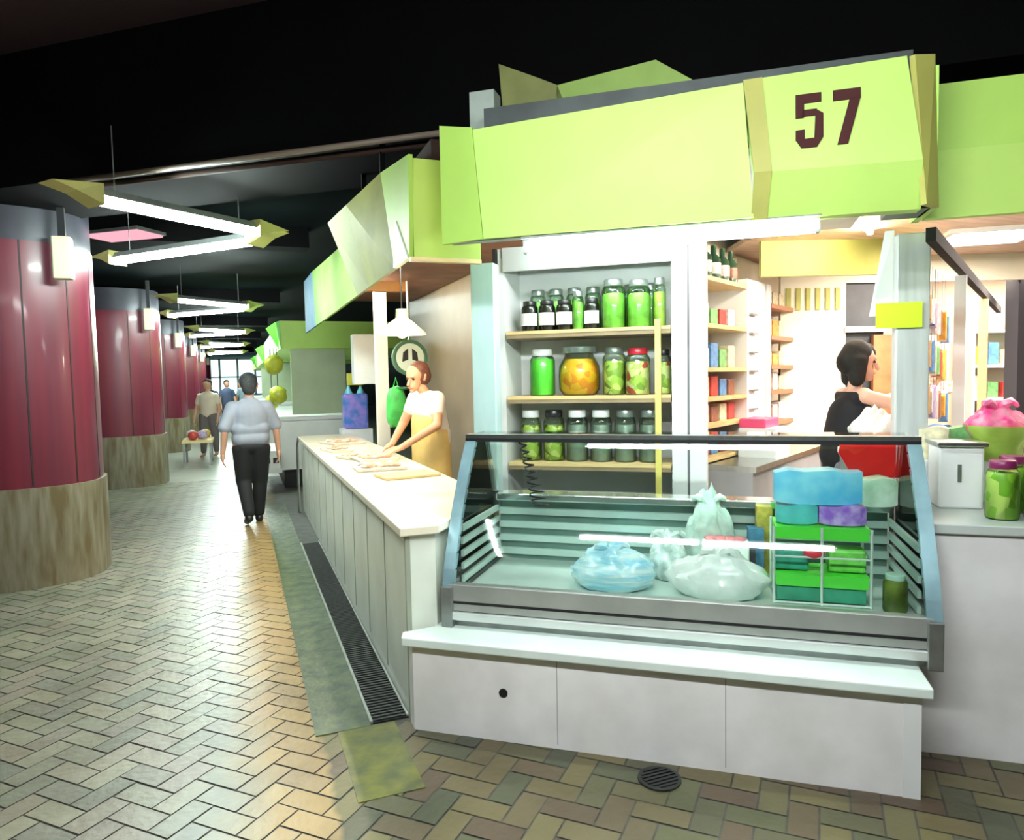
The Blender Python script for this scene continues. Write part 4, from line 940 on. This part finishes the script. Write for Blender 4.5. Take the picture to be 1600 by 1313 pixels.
blob('hair', [(hc+Vector((0, -.03, .045)), .098, hc+Vector((0, -.045, .01)), .095)], mat('red_brown_hair', (.16, .05, .03), .6, 0, .4, 40), sl, .01, 1)
tp = [((0, .0, 1.0), .165, (0, .05, 1.24), .16, (1.15, .85)), ((-.14, .07, 1.32), .075, (.14, .07, 1.32), .075), ((0, .0, .88), .165, (0, 0, 1.0), .165, (1.15, .85))]
for s in (-1, 1): tp += [((s*.17, .07, 1.32), .075, (s*.205, .10, 1.22), .066)]
blob('top', tp, mat('cream_top', (.86, .78, .70), .7, 0, .08, 6, bump=.2), sl, .012, 2)
blob('apron', [((0, .05, .62), .17, (0, .06, 1.12), .155, (1.12, .85)), ((0, .01, .60), .175, (0, .02, 1.0), .172, (1.14, .9))], mat('yellow_apron', (.80, .56, .20), .7, 0, .15, 6), sl, .012, 1)
blob('trousers', [((-.07, .02, .82), .10, (-.10, 0, .15), .07), ((.07, .02, .82), .10, (.10, 0, .15), .07)], mat('grey_cloth', (.2, .2, .24), .8), sl, .014, 1)

# --- the woman in black behind the glass case: faces camera right, arms held out
wm = thing('person', 'dark haired woman in black top reaching both arms out to the right', 'person', (3.70, 3.50, .20), RA-R(90))
bc = [((0, -.02, .85), .125, (0, .02, 1.10), .12, (1.2, .85)), ((-.14, .05, 1.24), .05, (.14, .05, 1.24), .05), ((0, .05, 1.27), .044, (0, .07, 1.36), .044)]
for s, el, wr_ in ((1, Vector((.20, .30, 1.17)), Vector((.12, .52, 1.26))), (-1, Vector((-.20, .31, 1.17)), Vector((-.10, .54, 1.29)))):
    bc += [((s*.165, .05, 1.23), .048, el, .038), (el, .038, wr_, .025)] + hand_caps(wr_, (-s*.1, 1, .2), (-s*.3, 0, 1), .5, (-s, 0, 0))
bc += [((-.09, 0, .8), .10, (-.10, 0, .42), .06), ((.09, 0, .8), .10, (.10, 0, .42), .06), ((-.10, 0, .42), .055, (-.10, -.02, .09), .038), ((.10, 0, .42), .055, (.10, -.02, .09), .038),
       ((-.10, -.02, .06), .034, (-.10, .12, .04), .03), ((.10, -.02, .06), .034, (.10, .12, .04), .03)]
hc = Vector((0, .085, 1.455)); hf = Vector((.15, 1, -.1))
bc += head_caps(hc, hf, .085)
blob('body', bc, mat('fair_skin', (.72, .42, .32), .5, 0, .08, 8), wm, .0065, 2)
face_parts(hc, hf, wm)
blob('hair', [(hc+Vector((0, -.02, .05)), .096, hc+Vector((0, -.05, .0)), .094), (hc+Vector((.045, -.035, .0)), .068, hc+Vector((.05, -.04, -.11)), .05), (hc+Vector((-.045, -.035, .0)), .068, hc+Vector((-.05, -.04, -.11)), .05), (hc+Vector((0, .05, .07)), .05, hc+Vector((0, .065, .055)), .04)],
     mat('dark_hair', (.012, .010, .008), .8, 0, .4, 40), wm, .009, 1)
tp = [((0, -.02, .86), .15, (0, .03, 1.10), .145, (1.2, .9)), ((-.13, .05, 1.22), .062, (.13, .05, 1.22), .062), ((0, -.0, .75), .15, (0, 0, .9), .15, (1.15, .9)), ((0, .10, 1.05), .07, (0, .10, 1.09), .07, (1.8, 1))]
blob('top', tp, mat('black_top', (.006, .006, .010), .85), wm, .011, 2)
blob('trousers', [((-.09, 0, .78), .12, (-.10, 0, .15), .065), ((.09, 0, .78), .12, (.10, 0, .15), .065)], MATS['grey_cloth'], wm, .014, 1)
struct(MB().prism([F2(2.25, 1.15), W(4.0, 1.1)[:2], W(4.0, .36)[:2], W(.1, .36)[:2], F2(1.3, 1.95), F2(1.3, 1.15)], 0, .2).build('floor', mat('raised_floor', (.3, .3, .28), .6)))
# white cloth bags heaped before her, on a low table
tb = thing('table', 'white table before the woman in black', 'table', (3.42, 3.06, 0), A60)
MB().box(-.15, -.16, 1.13, .40, .14, 1.16).build('tabletop', white, tb)
for x in (-.12, .37):
    for y in (-.13, .11): MB().box(x-.02, y-.02, .2, x+.02, y+.02, 1.13).build('leg', steel_d, tb)
wbag = bag(0, 0, .42, .26, .20, 'heaped white cloth bag on the table before the woman', mat('white_cloth', (.82, .83, .78), .7, 0, .1, 10), 21, False, 0)
wbag.location = (3.52, 3.12, 1.16); wbag.rotation_euler = (0, 0, A60); del wbag['group']

# --- small figures far down the aisle
def far_person(x, y, rz, label, shirt_c, pants_c, z=0, sit=False):
    t = thing('person', label, 'person', (x, y, z), rz, None)
    b_ = [((0, 0, 1.36), .05, (0, 0, 1.47), .05), ((0, 0, .95), .13, (0, 0, 1.3), .13, (1.2, .8)), ((0, .01, 1.58), .09, (0, .01, 1.54), .08)]
    for s in (-1, 1):
        b_ += [((s*.18, 0, 1.32), .05, (s*.25, .03, 1.05), .04), ((s*.25, .03, 1.05), .04, (s*.25, .14, .84), .028), ((s*.10, .0, .9), .09, (s*.1, .05*s, .48), .06), ((s*.1, .05*s, .48), .055, (s*.1, .1*s, .06), .04), ((s*.1, .1*s, .05), .035, (s*.1, .1*s+.13, .04), .03)]
        b_ += hand_caps((s*.25, .14, .84), (0, .2, -1), (0, 1, 0), .4, (-s, 0, 0))
    blob('body', b_, skin, t, .014, 1)
    blob('shirt', [((0, 0, .98), .155, (0, 0, 1.28), .155, (1.2, .85))]+[((s*.17, 0, 1.32), .07, (s*.22, .01, 1.18), .06) for s in (-1, 1)], mat('cloth_'+label.split()[2], shirt_c, .7), t, .02, 1)
    blob('trousers', [((s*.09, 0, .86), .125, (s*.1, .05*s, .48), .085) for s in (-1, 1)]+[((s*.1, .05*s, .48), .085, (s*.1, .1*s, .14), .06) for s in (-1, 1)], mat('pants_'+label.split()[2], pants_c, .8), t, .02, 1)
    blob('hair', [((0, -.01, 1.61), .095, (0, -.02, 1.58), .09)], mat('dark_hair', (.02, .02, .02), .6), t, .02, 1)
    return t
far_person(-.62, 16.6, R(160), 'person in cream shirt far down the aisle beside the third column', (.75, .60, .48), (.15, .12, .12))
far_person(-.35, 25.0, R(200), 'person in navy clothes far down the aisle near the end', (.05, .07, .14), (.03, .03, .05))
far_person(-.75, 21.0, R(190), 'person in black clothes far down the aisle beside a column', (.02, .02, .03), (.03, .03, .04))
far_person(.2, 28.0, R(10), 'person in pale blue shirt farthest down the aisle', (.45, .6, .7), (.08, .08, .1))
ft = thing('market_table', 'low table of goods by the columns far down the aisle', 'table', (-.85, 15.2, 0))
MB().box(-.2, -.4, .45, .35, .5, .50).build('tabletop', wood, ft)
for x in (-.17, .30):
    for y in (-.36, .44): MB().box(x-.02, y-.02, 0, x+.02, y+.02, .45).build('leg', steel_d, ft)
for i, (c, x, y) in enumerate((('red', 0, -.25), ('lilac', .15, -.1), ('white', -.05, .1), ('ochre', .2, .25))):
    tag(MB().ball((0, 0, .09), .10, (1, 1, .9), .1, 2, seed=i).build('bundle', pm[c], loc=(-.85+x, 15.2+y, .50)), f'{c} bundle on the low table far down the aisle', 'bundle', 'bundles on the low table')
# pink lamp reflection on the ceiling, put in as a dim glowing panel
pk = thing('ceiling_glow_panel', 'pink lamp reflection shown as a glowing panel beside the nearest column', 'lamp', (-.98, 7.86, 3.06), EA)
MB().box(-.32, -.16, -.02, .32, .16, .0).build('diffuser', glow('pink_reflection', (.85, .42, .50), .9), pk)
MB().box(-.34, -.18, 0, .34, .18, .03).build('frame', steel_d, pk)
